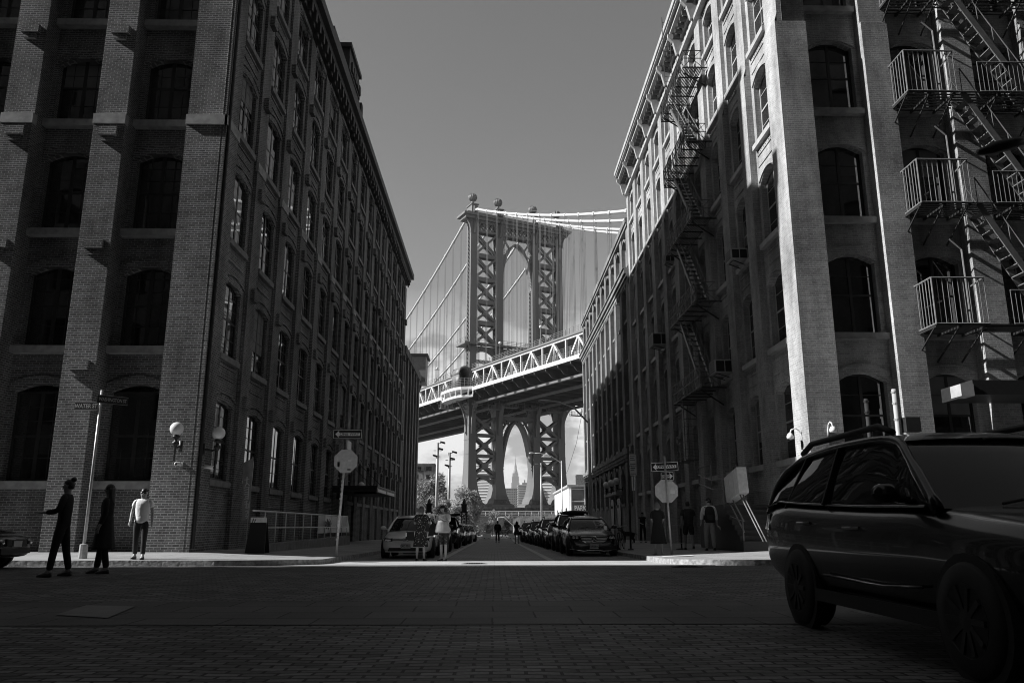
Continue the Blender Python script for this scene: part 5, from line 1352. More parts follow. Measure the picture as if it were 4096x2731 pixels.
def lights(B,sp,z0,z1,xi,xo,wrap,mat='lens'):
    for s in (-1,1):
        a=M(); f=lambda x:sp['_f'](x)
        a.hexa([(s*xi,f(xi)-.015,z0+.02),(s*xo,f(xo)-.02,z0),(s*(xo+.02),f(xo)+wrap,z0+.05),(s*xi,f(xi)+.1,z0),(s*xi,f(xi)+.0,z1-.02),(s*(xo-.02),f(xo)+.02,z1),(s*(xo),f(xo)+wrap,z1+.03),(s*xi,f(xi)+.1,z1)])
        h=B(a,'headlight','carglass')
        for k in (.3,.66):
            b=M(); x=lerp(xi,xo,k); b.lathe((s*x,f(x)-.012+.02*k,(z0+z1)/2),[(.0,-.03),(.045,-.025),(.055,.0),(.05,.05)],12,'y'); B(b,'lamp','lens',h)
def nosef(sp):
    tab=sorted((w,y) for y,w in sp['hw'][:5])
    return lambda x: interp([(0,0)]+tab,x) if x>tab[0][0] else -.0
def plateobj(B,t,z,y,txt):
    a=M(); a.box(-.16,y-.02,z-.08,.16,y-.005,z+.08); p=B(a,'licence_plate','frameW')
    text_mesh(txt,.10,MT['black'],p,(0,y-.022,z-.005),(R(90),0,0),.001,sx=.85)
def plain_front(t,sp,B,paint):
    sp['_f']=nosef(sp); zt=interp(sp['top'],.1)
    lights(B,sp,zt-.20,zt-.06,.42,sp['hw'][2][1]-.06,.22)
    a=M(); a.box(-.38,-.022,zt-.22,.38,.05,zt-.08)
    for k in range(3): a.box(-.36,-.03,zt-.20+k*.045,.36,-.02,zt-.185+k*.045)
    B(a,'grille','chrome' if paint=='paintS' else 'plastic')
    a=M(); a.box(-.55,-.015,.30,.55,.06,.42); B(a,'air_intake','plastic')
    a=M(); a.box(-.16,-.04,.45,.16,-.015,.58); B(a,'licence_plate','frameW')
def white_front(t,sp,B,paint):
    sp['_f']=nosef(sp)
    lights(B,sp,.555,.685,.46,.77,.30)
    a=M(); a.hexa([(-.47,-.012,.60),(.47,-.012,.60),(.47,.05,.60),(-.47,.05,.60),(-.50,.0,.668),(.50,.0,.668),(.5,.06,.668),(-.5,.06,.668)]); B(a,'grille','plastic')
    a=M(); a.box(-.45,-.022,.618,.45,-.008,.652); g_=B(a,'grille_bar','chrome')
    e=M()   # letter badge
    for s in (-1,1): e.hexa([(s*.055-.012,-.045,.585),(s*.055+.012,-.045,.585),(s*.055+.012,-.02,.585),(s*.055-.012,-.02,.585),(s*.07-.012,-.045,.675),(s*.07+.012,-.045,.675),(s*.07+.012,-.02,.675),(s*.07-.012,-.02,.675)])
    e.box(-.055,-.042,.618,.055,-.02,.642); e.path([(-.085,-.03,.58),(.085,-.03,.58),(.10,-.03,.685),(-.10,-.03,.685)],.007,5,True); B(e,'badge','chrome',g_)
    a=M(); a.hexa([(-.60,-.012,.26),(.60,-.012,.26),(.60,.08,.26),(-.60,.08,.26),(-.56,-.008,.37),(.56,-.008,.37),(.56,.08,.37),(-.56,.08,.37)]); B(a,'air_intake','black')
    plateobj(B,t,.43,-.008,'EXC 701L')
    a=M(); a.path([(-.7,.08,.245),(-.3,-.01,.235),(.3,-.01,.235),(.7,.08,.245)],.02,6); B(a,'chin_lip','paintW')
def exec_front(t,sp,B,paint):
    sp['_f']=nosef(sp)
    lights(B,sp,.60,.76,.52,.84,.34)
    pts=[(-.46,.74),(.46,.74),(.50,.70),(.42,.56),(.30,.50),(-.30,.50),(-.42,.56),(-.50,.70)]
    g_=B(M().prism(pts,lambda u,v,d:(u,d,v),-.03,.05),'grille','black')
    e=M(); e.path([(a,-.038,b) for a,b in pts],.011,6,True)
    for z,w in ((.665,.46),(.615,.44),(.565,.40)): e.box(-w,-.05,z-.009,-.10,-.03,z+.009); e.box(.10,-.05,z-.009,w,-.03,z+.009)
    B(e,'grille_slat_frame','chrome',g_)
    e=M(); e.path([(.105*cos(a),-.055,.62+.105*sin(a)) for a in fr(0,2*pi,20)[:-1]],.012,6,True)
    for k in range(3): a=R(90+120*k); e.beam((0,-.055,.62),(.1*cos(a),-.055,.62+.1*sin(a)),.018,.012,(0,1,0))
    B(e,'star_badge','chrome',g_)
    plateobj(B,t,.37,-.012,'T691351C')
    e=M(); e.path([(-.86,.30,.27),(-.6,.03,.23),(-.35,-.01,.20),(-.2,-.02,.235),(.2,-.02,.235),(.35,-.01,.20),(.6,.03,.23),(.86,.30,.27)],.014,6); B(e,'bumper_trim','chrome')
    for s in (-1,1):
        e=M(); e.box(s*.62-.16,.02,.28,s*.62+.16,.10,.40); B(e,'air_intake','black')
    e=M(); e.box(-.30,1.9,1.02,-.08,2.0,1.2); 
zc=lambda x,y:zr(y)
RP='cars parked along the right kerb'; LP='cars parked along the left kerb'
car('white compact sedan parked on the left with its nose toward the viewer',SEDAN,(-3.0,27.6,zr(29.5)),0,'paintW',LP,white_front)
car('black executive sedan first in the right row with a round star badge on its grille',EXEC,(3.62,30.1,zr(32)),0,'paintB',RP,exec_front)
car('black sport utility car with a loaded roof right behind the black executive sedan',SUV,(3.7,36.0,zr(38)),0,'paintB',RP,None,True)
proto={}
def more(lab,key,sp,x,y,paint,grp,rails=False):
    if (key,paint) not in proto:
        proto[(key,paint)]=car(lab,sp,(x,y,zr(y+2)),0,paint,grp,None,rails,False)
    else:
        c=copy_tree(proto[(key,paint)]); c.location=(x,y,zr(y+2)); tag(c,lab,'car',grp)
more('grey glinting sedan third in the right row, behind the car with the loaded roof','s',SEDAN,3.55,42.0,'paintD',RP)
more('tall dark sport utility car fourth in the right row','u',SUV,3.6,47.5,'paintD',RP,True)
more('low dark sedan fifth in the right row','s',SEDAN,3.5,53.2,'paintD',RP)
more('dark sport utility car sixth in the right row','u',SUV,3.45,58.6,'paintD',RP)
more('small dark sedan seventh in the right row, half hidden','s',SEDAN,3.3,64.4,'paintD',RP)
more('farthest dark sport utility car of the right row','u',SUV,3.2,69.8,'paintD',RP)
more('dark hatchback directly behind the white sedan','w',WAGON,-2.95,33.9,'paintD',LP)
more('big dark sport utility car beside the woman in the white top','u',SUV,-2.95,43.5,'paintD',LP)
more('dark sedan behind the big sport utility car in the left row','s',SEDAN,-2.85,53.0,'paintD',LP)
more('silver sedan farther back in the left row','s',SEDAN,-2.75,60.5,'paintS',LP)
more('last and palest car of the left row','s',SEDAN,-2.6,70.5,'paintW',LP)
t=thing('roof_luggage','dark soft luggage bundle strapped on a car roof in the right row','luggage',(3.75,38.9,zr(38)+1.71)); m=M(); m.loft([[(.62*a*w,-.9+1.8*u,.10*b*w) for a,b in ((-1,.1),(-.8,.9),(0,1.2),(.8,.9),(1,.1),(.8,0),(-.8,0))] for u,w in ((0,.6),(.2,1),(.6,1.05),(.9,.9),(1,.5))]); m.build('bag',MT['clothB'],t,True,world=False)
m=M()
for y in (-.4,.3): m.path([(-.66,y,0),(-.5,y,.10),(0,y,.14),(.5,y,.10),(.66,y,0)],.015,5)
m.build('strap',MT['clothG'],t,world=False)
t=thing('roof_board','long dark flat board tied on the roof of the big car on the left','roof load',(-2.6,45.3,zr(45)+1.74)); M().hexa([(-.5,-.9,0),(.55,-.9,0),(.6,1.2,0),(-.5,1.2,0),(-.5,-.9,.07),(.55,-.9,.05),(.6,1.2,.09),(-.5,1.2,.1)]).build('board',MT['clothD'],t,world=False)
m=M(); m.box(-.52,-.3,.0,.6,-.26,.11); m.box(-.52,.6,.0,.62,.64,.12); m.build('strap',MT['rubber'],t,world=False)
# near wagon, flank towards the viewer, and the car at far left
ESTATE=dict(WAGON,hw=[(0,.66),(.1,.80),(.35,.87),(.8,.92),(2.2,.93),(3.9,.93),(4.5,.925),(4.72,.90),(4.82,.80)],top=[(0,.74),(.1,.84),(.5,.94),(1.1,1.0),(1.4,1.04),(2.4,1.06),(3.8,1.12),(4.45,1.16),(4.72,1.10),(4.82,.85)],rw=(4.18,4.74),H=1.64,beltw=.85,roofw=.66)
nw=car('black estate car close to the viewer on the right, seen along its flank',ESTATE,(3.80,4.05,0),0,'paintB',None,None,True)
for s in (-1,):
    q=M(); q.box(-.955,.8,.26,-.925,3.3,.36); q.build('sill_cladding',MT['plastic'],nw,world=False)
    q=M(); q.path([(-.945,1.45,.50),(-.95,2.0,.47),(-.95,3.1,.49)],.012,6); q.build('door_crease_trim'.replace('_crease',''),MT['paintD'],nw,True,world=False)
for w_ in nw.children:
    for r_ in w_.children:
        if r_.name.startswith('rim'): r_.data.materials[0]=MT['plastic']
M().hexa([(-.5,4.62,1.52),(.5,4.62,1.52),(.58,4.16,1.58),(-.58,4.16,1.58),(-.5,4.64,1.55),(.5,4.64,1.55),(.58,4.16,1.62),(-.58,4.16,1.62)]).build('rear_spoiler',MT['paintB'],nw,world=False)
car('dark sedan in shadow at the far left edge on the cross street',SEDAN,(-10.6,18.4,0),R(90),'paintB')
# ------------------------------------------------------------ people
def skin_obj(name,nodes,edges,mat,parent,sub=2,root=0):
    """nodes: list of (pos,(rx,ry)); one continuous skinned surface"""
    me=bpy.data.meshes.new(name); me.from_pydata([n[0] for n in nodes],edges,[]); me.update()
    o=link(name,me,mat,parent); md=o.modifiers.new('skin','SKIN'); md.use_smooth_shade=True; md.branch_smoothing=.3
    d=me.skin_vertices[0].data
    for i,n in enumerate(nodes):
        d[i].radius=n[1] if isinstance(n[1],tuple) else (n[1],n[1]); d[i].use_root=(i==root)
    s=o.modifiers.new('sub','SUBSURF'); s.levels=s.render_levels=sub
    return o
def person(lab,loc,rz,H,pose,wear,hair='short',skin='skin',hairmat='hair',face=True,cat='person'):
    t=thing('person',lab,cat,loc,rz); s=H/1.75
    lean=pose.get('lean',0); head=pose.get('head',(0,0))   # (turn, nod)
    def fwd(p,a):  # rotate about the hip line
        x,y,z=p; dz=z-.93; return V((x,y-sin(a)*dz,.93+cos(a)*dz))
    J={}
    J['pel']=V((0,0,.93)); J['waist']=fwd((0,.01,1.08),lean); J['chest']=fwd((0,.0,1.30),lean); J['neck']=fwd((0,.02,1.47),lean)
    tn,nd=head; hd=V((sin(tn),-cos(tn),0))
    J['jaw']=J['neck']+V((0,0,.068))+hd*(.012+.03*nd); J['mid']=J['jaw']+V((0,0,.072))+hd*(.012+.05*nd); J['crown']=J['mid']+V((0,0,.062))-hd*.012+hd*.05*nd
    nose=J['jaw']+V((0,0,.042))+hd*(.098+.03*nd)
    for sd,k in (('L',1),('R',-1)):
        sw,kn,ab=pose.get('leg'+sd,(0,0,.03))
        h=V((k*.092,0,.90)); J['hip'+sd]=h; d=V((k*sin(ab),-sin(sw),-cos(sw))).normalized(); J['knee'+sd]=h+d*.43
        d2=V((k*sin(ab)*.4,-sin(sw-kn),-cos(sw-kn))).normalized(); J['ank'+sd]=J['knee'+sd]+d2*.41
        J['heel'+sd]=J['ank'+sd]+V((0,.035,-.05)); a=pose.get('foot'+sd,0); J['toe'+sd]=J['ank'+sd]+V((k*.02,-.16*cos(a),-.055-.16*sin(a)))
        sw,ab,el,inw=pose.get('arm'+sd,(0,.12,.15,0))
        sh=fwd((k*.175,.01,1.415),lean); J['sh'+sd]=sh; d=V((k*sin(ab),-sin(sw)*cos(ab),-cos(sw)*cos(ab))).normalized(); J['elb'+sd]=sh+d*.29
        d2=V((k*sin(ab)*.5-k*inw,-sin(sw+el),-cos(sw+el))).normalized(); J['wri'+sd]=J['elb'+sd]+d2*.25; J['d'+sd]=d2
        J['pal'+sd]=J['wri'+sd]+d2*.075
    mz=min(min(J['toeL'].z,J['toeR'].z)-.03,min(J['heelL'].z,J['heelR'].z)-.03)
    for k in J:
        if k[0]!='d': J[k]=J[k]-V((0,0,mz))
    nose=nose-V((0,0,mz))
    thin=pose.get('thin',1.0)
    N=[];E=[];idx={}
    def add(n,p,r,par=None):
        r=tuple(x*s*thin for x in r) if isinstance(r,tuple) else r*s*thin
        N.append((tuple(V(p)*s),r)); idx[n]=len(N)-1
        if par is not None: E.append((idx[par],idx[n]))
    add('pel',J['pel'],.10); add('waist',J['waist'],.085,'pel'); add('chest',J['chest'],.10,'waist'); add('neck',J['neck'],.062,'chest')
    add('jaw',J['jaw'],.072,'neck'); add('mid',J['mid'],.094,'jaw'); add('crown',J['crown'],.080,'mid'); add('nose',nose,.014,'jaw')
    side=V((hd.y,-hd.x,0))
    for k in (1,-1): add('ear%d'%k,J['mid']+side*k*.078-V((0,0,.03))-V(hd)*.005,(.012,.022),'mid')
    for sd in 'LR':
        k=1 if sd=='L' else -1
        add('hip'+sd,J['hip'+sd],.080,'pel'); add('th'+sd,J['hip'+sd].lerp(J['knee'+sd],.45),.078,'hip'+sd); add('knee'+sd,J['knee'+sd],.054,'th'+sd); add('calf'+sd,J['knee'+sd].lerp(J['ank'+sd],.35),.056,'knee'+sd)
        add('ank'+sd,J['ank'+sd],.036,'calf'+sd); add('toe'+sd,J['toe'+sd],(.036,.024),'ank'+sd); add('heel'+sd,J['heel'+sd],.034,'ank'+sd)
        add('sh'+sd,J['sh'+sd],.050,'chest'); add('elb'+sd,J['elb'+sd],.038,'sh'+sd); add('fa'+sd,J['elb'+sd].lerp(J['wri'+sd],.3),.038,'elb'+sd); add('wri'+sd,J['wri'+sd],.026,'fa'+sd); add('pal'+sd,J['pal'+sd],(.038,.020),'wri'+sd)
        d=J['d'+sd]; sx=V((0,1,0)) if abs(d.y)<.8 else V((1,0,0)); sx=(sx-d*sx.dot(d)).normalized(); cu=V((-k,0,0)) if abs(d.x)<.8 else V((0,-1,0))
        for f,(o,l) in enumerate(((-.028,.062),(-.010,.074),(.009,.070),(.026,.055))):
            b=J['pal'+sd]+sx*o*1.1+d*.02; add('f%s%da'%(sd,f),b+d*l*.5,.0085,'pal'+sd); add('f%s%db'%(sd,f),b+d*l*.9+cu*.022,.007,'f%s%da'%(sd,f))
        add('t%s'%sd,J['pal'+sd]-sx*.052-d*.01,.010,'wri'+sd); add('t2%s'%sd,J['pal'+sd]-sx*.066+d*.03+cu*.01,.008,'t%s'%sd)
    skin_obj('body',N,E,MT[skin],t)
    c=lambda n:V(J[n])*s
    # hair
    hm=M(); cc=c('mid')+V(-hd)*.020*s+V((0,0,.018))*s
    def dome(sx_,sy_,sz_,cut,cx=V((0,0,0))):
        rg=[]
        for i in range(1,10):
            tt=pi*i/10*cut+pi*(1-cut)
            rg.append([tuple(cc+cx+V((sx_*sin(tt)*cos(2*pi*j/16),sy_*sin(tt)*sin(2*pi*j/16),-sz_*cos(tt)))*s) for j in range(16)])
        hm.loft(rg)
    dome(.083,.094,.098,.60)
    dome(.081,.072,.085,.86,V((-hd.x*.030,-hd.y*.030,-.022)))
    if hair in('long','mid'):
        ln=.30 if hair=='long' else .15; rg=[]
        for i in range(6):
            u=i/5; w=.085+.03*sin(u*pi); ctr=cc+V((-hd.x,-hd.y,0))*(.03+.02*u)*s+V((0,0,.02-ln*u))*s
            rg.append([tuple(ctr+V((w*cos(a),.062*sin(a),0))*s) if abs(hd.y)>.7 else tuple(ctr+V((.062*cos(a),w*sin(a),0))*s) for a in fr(0,2*pi,14)[:-1]])
        hm.loft(rg)
    if hair=='bun': hm.ball(tuple(cc+V((-hd.x*.07,-hd.y*.07,.09))*s),.052*s,10,m=7)
    hm.build('hair',MT[hairmat],t,True,world=False)
    if face:
        side=V((hd.y,-hd.x,0))
        e=M()
        for k in (1,-1): e.ball(tuple((V(J['mid'])+side*k*.031+V(hd)*.074-V((0,0,.018)))*s),.0115*s,8,m=5)
        e.build('eye_pair'.replace('_pair','s')[:-1] if False else 'eyes',MT['black'],t,True,world=False)
        e=M(); q=(V(J['jaw'])+V(hd)*.064+V((0,0,.008)))*s; e.ball(tuple(q),.018*s,8,sz=.35,sy=.5,m=5); e.build('mouth',MT['skinD'],t,True,world=False)
    def garment(name,parts,mat,g=1.0):
        N=[];E=[];ix={}
        for nm,p,r,par in parts:
            r=tuple(x*s*thin for x in r) if isinstance(r,tuple) else r*s*thin
            N.append((tuple(V(p)*s),r)); ix[nm]=len(N)-1
            if par: E.append((ix[par],ix[nm]))
        return skin_obj(name,N,E,MT[mat],t)
    def shirt(mat,sleeve=.55,hem=.86,loose=1.0,name='shirt',long=False):
        m=M(); hz_=J['pel'].z-.93+hem; nk=J['neck']; rg=[]; rr=random.Random(name+mat)
        prof=[(0,.168,.120),(.15,.158,.112),(.32,.152,.108),(.5,.162,.114),(.68,.176,.120),(.80,.182,.118),(.89,.172,.100),(.95,.125,.080),(1.0,.072,.068)]
        for u,w,d in prof:
            z=lerp(hz_,nk.z-.015,u); q=J['pel']
            for a_,b_ in (('pel','waist'),('waist','chest'),('chest','neck')):
                if J[a_].z<=z<=J[b_].z+.001: q=J[a_].lerp(J[b_],(z-J[a_].z)/(J[b_].z-J[a_].z))
            w*=loose if u<.9 else 1; d*=loose if u<.9 else 1
            rg.append([tuple(V((q.x+w*cos(a)*(1+(rr.uniform(-.03,.03) if u<.7 else 0)),q.y+d*sin(a)*(1+(rr.uniform(-.05,.05) if u<.7 else 0)),z+(.035*abs(cos(a)) if .85<u<1 else 0)))*s) for a in fr(0,2*pi,22)[:-1]])
        m.loft(rg)
        for sd in 'LR':
            k=1 if sd=='L' else -1; a=J['sh'+sd]-V((0,0,.016)); e=J['elb'+sd]; w_=J['wri'+sd]; b=a+V((-k*.06,0,.0))
            if long: pts=[b,a,a.lerp(e,.5),e,e.lerp(w_,sleeve*.6),e.lerp(w_,sleeve)]; rs_=[.058,.062,.062,.056,.05,.045]
            else: pts=[b,a,a.lerp(e,sleeve*.55),a.lerp(e,sleeve)]; rs_=[.058,.063,.065,.064]
            m.path([V(p)*s for p in pts],[x*loose*s for x in rs_],12)
        return m.build(name,MT[mat],t,True,world=False,sub=1)
    def trousers(mat,end=1.0,loose=1.0,name='trousers'):
        P=[('u',J['pel']+V((0,0,.10)),.118,None),('p',J['pel']+V((0,0,.0)),.135,'u')]
        for sd in 'LR':
            P+=[('h'+sd,J['hip'+sd]-V((0,0,.02)),.100*loose,'p'),('t'+sd,J['hip'+sd].lerp(J['knee'+sd],.5),.090*loose,'h'+sd),('k'+sd,J['knee'+sd],.070*loose,'t'+sd)]
            if end>.5: P+=[('c'+sd,J['knee'+sd].lerp(J['ank'+sd],.5),.066*loose,'k'+sd),('a'+sd,J['knee'+sd].lerp(J['ank'+sd],.97),.058*loose,'c'+sd)]
        return garment(name,P,mat)
    def shoes(mat,sole=None):
        for sd in 'LR':
            a,b=c('heel'+sd),c('toe'+sd); dr=(b-a).normalized(); sdv=V((dr.y,-dr.x,0)).normalized(); m=M(); rg=[]
            for u,w,h in ((-.12,.030,.05),(.0,.040,.07),(.35,.041,.07),(.7,.048,.045),(1.0,.044,.036),(1.14,.024,.024)):
                p=a.lerp(b,u); rg.append([tuple(p+sdv*(w*cx*s)+V((0,0,h*cz_*s-.022*s))) for cx,cz_ in ((-1,-.25),(-1,.3),(-.6,1),(.6,1),(1,.3),(1,-.25))])
            m.loft(rg); m.build('shoe',MT[mat],t,True,world=False)
    def skirt(mat,z1,z0,w1,w0,name='dress',top=None):
        """loft following the spine from z1 down to the hem z0"""
        m=M(); rg=[]
        zs_=fr(z1,z0,12)
        for i,z in enumerate(zs_):
            u=i/12; z_=z-.0-mz*1.0
            sp=J['waist'] if z>1.0 else J['pel']; w=lerp(w1,w0,u**.8); fold=lambda a:1+.05*u*sin(a*7)+.02*sin(a*3)
            rg.append([tuple(V((sp.x+w*cos(a)*fold(a),sp.y+w*.76*sin(a)*fold(a),z_))*s) for a in fr(0,2*pi,40)[:-1]])
        m.loft(rg); return m.build(name,MT[mat],t,True,world=False)
    W=dict(shirt=shirt,trousers=trousers,shoes=shoes,skirt=skirt)
    for k,*a in wear:
        if isinstance(a[-1],dict): W[k](*a[:-1],**a[-1])
        else: W[k](*a)
    return t,J,s
def dots(base,dot,name,scale=22):
    m=pm(name,base,.9,noise=0); nt=m.node_tree; b=nt.nodes['Principled BSDF']; tc=nn(nt,'ShaderNodeTexCoord'); v=nn(nt,'ShaderNodeTexVoronoi',_Scale=scale); nt.links.new(tc.outputs['Object'],v.inputs['Vector'])
    r=nn(nt,'ShaderNodeMath',operation='LESS_THAN'); r.inputs[1].default_value=.27; nt.links.new(v.outputs['Distance'],r.inputs[0])
    x=nn(nt,'ShaderNodeMix',data_type='RGBA'); x.inputs[6].default_value=g(base); x.inputs[7].default_value=g(dot); nt.links.new(r.outputs[0],x.inputs[0]); nt.links.new(x.outputs[2],b.inputs['Base Color']); return m
MT['dots']=dots(.02,.5,'spotted cloth'); MT['floral']=dots(.03,.16,'floral cloth',12)
MT['khaki']=pm('pale trousers',.34,.9,noise=.12,ns=7,bump=.5,bs=12)
# man in the white shirt on the left pavement
t,J,s=person('man in a white t-shirt and dark jeans walking toward the viewer, hands by his pockets',(-9.0,20.95,zs(-9,20.95)),R(8),1.77,dict(legL=(.10,.05,.05),legR=(-.12,.10,.04),armL=(-.12,.20,.35,-.0),armR=(.02,.24,.45,.15)),
   (('trousers','clothD'),('shirt','clothW',.6,.84,1.06),('shoes','black')),skin='skin')
g_=M(); c=V(J['mid'])*s
for k in (1,-1): g_.ball((c.x+k*.033*s,c.y-.088*s,c.z-.016*s),.026*s,10,sy=.3,sz=.75,m=6)
g_.box(c.x-.07*s,c.y-.095*s,c.z-.012*s,c.x+.07*s,c.y-.088*s,c.z-.004*s); g_.build('glasses',MT['black'],t,True,world=False)
# silhouettes on the cross street
person('dark silhouetted figure with tied-up hair, left one of the two in the shaded roadway',(-8.0,15.3,0),R(-78),1.76,dict(legL=(.16,.05,.05),legR=(-.14,.08,.05),armL=(.2,.15,1.3,.3),armR=(.1,.15,.3,0)),
   (('trousers','clothB'),('shirt','clothB',.9,.84,1.0,'jacket',True),('shoes','black')),'bun','skinD')
person('dark silhouetted figure in a long coat, right one of the two in the shaded roadway',(-7.65,16.2,0),R(-80),1.72,dict(legL=(-.12,.08,.05),legR=(.16,.04,.05),armL=(-.1,.2,.4,0),armR=(.15,.2,.4,0),thin=1.05),
   (('trousers','clothB'),('shirt','clothB',.9,.84,1.0,'jacket',True),('skirt','clothB',1.12,.45,.14,.27,{'name':'coat'}),('shoes','black')),'long','skinD')
# two women by the white sedan
t,J,s=person('woman in a dark spotted dress standing with her back to the viewer, raising her arms',(-2.31,25.5,zr(25.5)),R(172),1.66,dict(legL=(.02,.0,.05),legR=(-.02,.0,.05),armL=(.45,.25,1.5,.45),armR=(.55,.22,1.6,.1),thin=.95),
   (('shirt','dots',.8,.90,1.02,'bodice'),('skirt','dots',1.12,.42,.145,.245),('shoes','black')),'mid','skin','hairL',False)
t2=thing('handbag','small dark pale-edged handbag at the side of the woman in the spotted dress','handbag',(-2.64,25.42,.60)); M().hexa([(-.14,-.05,-.12),(.14,-.05,-.12),(.14,.05,-.12),(-.14,.05,-.12),(-.12,-.04,.12),(.12,-.04,.12),(.12,.04,.12),(-.12,.04,.12)]).build('pouch',MT['clothB'],t2,world=False,bevel=.02); M().box(-.13,-.056,-.02,-.10,-.05,.1).build('edge_trim',MT['white'],t2,world=False); M().path([(-.1,0,.12),(-.05,.0,.34),(.1,0,.55)],.009,5).build('strap',MT['clothB'],t2,world=False)
t,J,s=person('woman in a white top and dark shorts looking down at something in her hands',(-1.60,25.4,zr(25.4)),R(-28),1.69,dict(legL=(.06,.05,.02),legR=(-.05,.02,.02),armL=(.55,.30,1.5,.55),armR=(.5,.18,1.75,.35),head=(-.35,.9),thin=.92),
   (('shirt','clothW',.95,.92,1.08,'blouse'),('trousers','floral',.4,1.12,'shorts'),('shoes','black')),'mid')
t2=thing('shoulder_bag','black shoulder bag hanging behind the hip of the woman in the white top','bag',(-1.93,25.55,.78)); M().hexa([(-.17,-.06,-.2),(.15,-.06,-.14),(.15,.06,-.14),(-.17,.06,-.2),(-.10,-.05,.16),(.10,-.05,.2),(.10,.05,.2),(-.10,.05,.16)]).build('pouch',MT['clothB'],t2,world=False,bevel=.03); M().path([(-.06,0,.17),(.05,.0,.42),(.2,-.03,.62)],.011,5).build('strap',MT['clothB'],t2,world=False)
t2=thing('tote_bag','pale grey cloth tote held before the hips of the woman in the white top','bag',(-1.62,25.12,.86)); m=M(); m.loft([[(w*cos(a)*(1+.06*sin(5*a)),.07*sin(a),z) for a in fr(0,2*pi,16)[:-1]] for z,w in ((-.17,.20),(-.12,.235),(0,.215),(.14,.17),(.2,.15))]); m.build('sack',MT['clothG'],t2,True,world=False); M().path([(-.1,0,.19),(-.06,-.02,.36),(.04,-.02,.36),(.08,0,.19)],.011,5).build('strap',MT['clothG'],t2,world=False)
t2=thing('mobile_phone','small dark phone held by the woman in the white top','phone',(-1.78,25.02,1.17),R(-28)); M().box(-.036,-.05,-.008,.036,.05,.0).build('case',MT['black'],t2,world=False,bevel=.004); M().box(-.032,-.045,.001,.032,.045,.004).build('screen',MT['carglass'],t2,world=False)
# far pair in the street
person('man in a dark suit walking away down the middle of the street',(.18,68.0,zr(68)),R(180),1.80,dict(legL=(.18,.05,.03),legR=(-.18,.25,.03),armL=(.1,.22,.4,.2),armR=(-.05,.22,.4,.1)),
   (('trousers','clothB'),('shirt','clothB',.95,.80,1.15,'jacket',True),('shoes','black')),'short','skinD','hair',False)
t,J,s=person('long-haired woman in a short dress standing in the street, right of the walking man',(1.67,64.0,zr(64)),R(170),1.70,dict(legL=(.04,0,.06),legR=(-.05,0,.05),armL=(.4,.25,1.7,.3),armR=(.1,.2,.5,0),thin=.9),
   (('shirt','floral',.5,.92,1.0,'bodice'),('skirt','floral',1.1,.62,.14,.24),('shoes','black')),'long','skinD','hair',False)
t2=thing('handbag','dark handbag at the right hip of the far standing woman','handbag',(1.95,63.95,.33)); M().ball((0,0,0),.13,10,sy=.5,sz=1.1,m=7).build('pouch',MT['clothB'],t2,True,world=False); M().path([(-.02,0,.1),(-.1,0,.5)],.01,5).build('strap',MT['clothB'],t2,world=False)
# right pavement
person('woman in a long black dress standing with her back turned beside the right sign post',(5.32,26.7,zs(5.32,26.7)),R(176),1.67,dict(legL=(.03,0,.03),legR=(-.04,.03,.03),armL=(.15,.1,1.1,.45),armR=(.1,.12,1.0,.45),thin=.9),
   (('shirt','clothB',.9,.95,1.0,'bodice'),('skirt','clothB',1.12,.33,.135,.27),('shoes','frameW')),'mid','skin','hairL',False)
person('person in a dark shirt and knee-length shorts walking away on the right pavement',(7.25,30.6,zs(7.25,30.6)),R(176),1.79,dict(legL=(.22,.05,.03),legR=(-.2,.35,.03),armL=(-.1,.2,.3,0),armR=(.15,.22,.35,0),thin=1.08),
   (('trousers','clothB',.4,1.25,'shorts'),('shirt','clothD',.85,.80,1.12),('shoes','black')),'short','skinD','hair',False)
t,J,s=person('man in a white shirt and pale trousers walking away, black backpack on his back',(7.52,28.6,zs(7.52,28.6)),R(172),1.82,dict(legL=(.12,.1,.03),legR=(-.16,.12,.03),armL=(.15,.2,.3,.0),armR=(-.1,.22,.35,0),thin=1.12,head=(.9,0)),
   (('trousers','khaki',1.0,1.1),('shirt','clothW',.7,.90,1.06,'shirt',True),('shoes','black')),'short','skin','hair',True)
t2=thing('backpack','black backpack worn by the man in the white shirt','backpack',(7.50,28.42,1.30),R(172)); m=M(); m.loft([[(w*cos(a)*(1 if abs(cos(a))<.7 else .95),d*sin(a)+.08,z) for a in fr(0,2*pi,16)[:-1]] for z,w,d in ((-.30,.13,.06),(-.27,.175,.11),(-.1,.19,.14),(.1,.18,.12),(.22,.14,.08),(.27,.08,.05))]); m.build('pack',MT['clothB'],t2,True,world=False)
for k in (-1,1): M().path([(k*.11,.02,.22),(k*.15,-.14,.24),(k*.16,-.2,.1),(k*.17,-.06,-.2)],.018,6).build('shoulder_strap',MT['clothB'],t2,True,world=False)
m=M(); m.box(-.11,.19,-.2,.11,.225,-.02); m.build('pocket',MT['clothD'],t2,world=False,bevel=.02)
t2=thing('water_bottle','clear drinks bottle in the right hand of the man with the backpack','bottle',tuple(V((7.52,28.6,zs(7.52,28.6)))+Matrix.Rotation(R(172),3,'Z')@(V(J['palR'])*s)+V((.03,-.03,-.06)))); M().tube((0,0,0),(.10,-.02,-.12),.034,n=10).build('bottle_body',MT['frameW'],t2,True,world=False); M().tube((-.03,.006,.036),(0,0,0),.015,n=8).build('cap',MT['white'],t2,world=False)
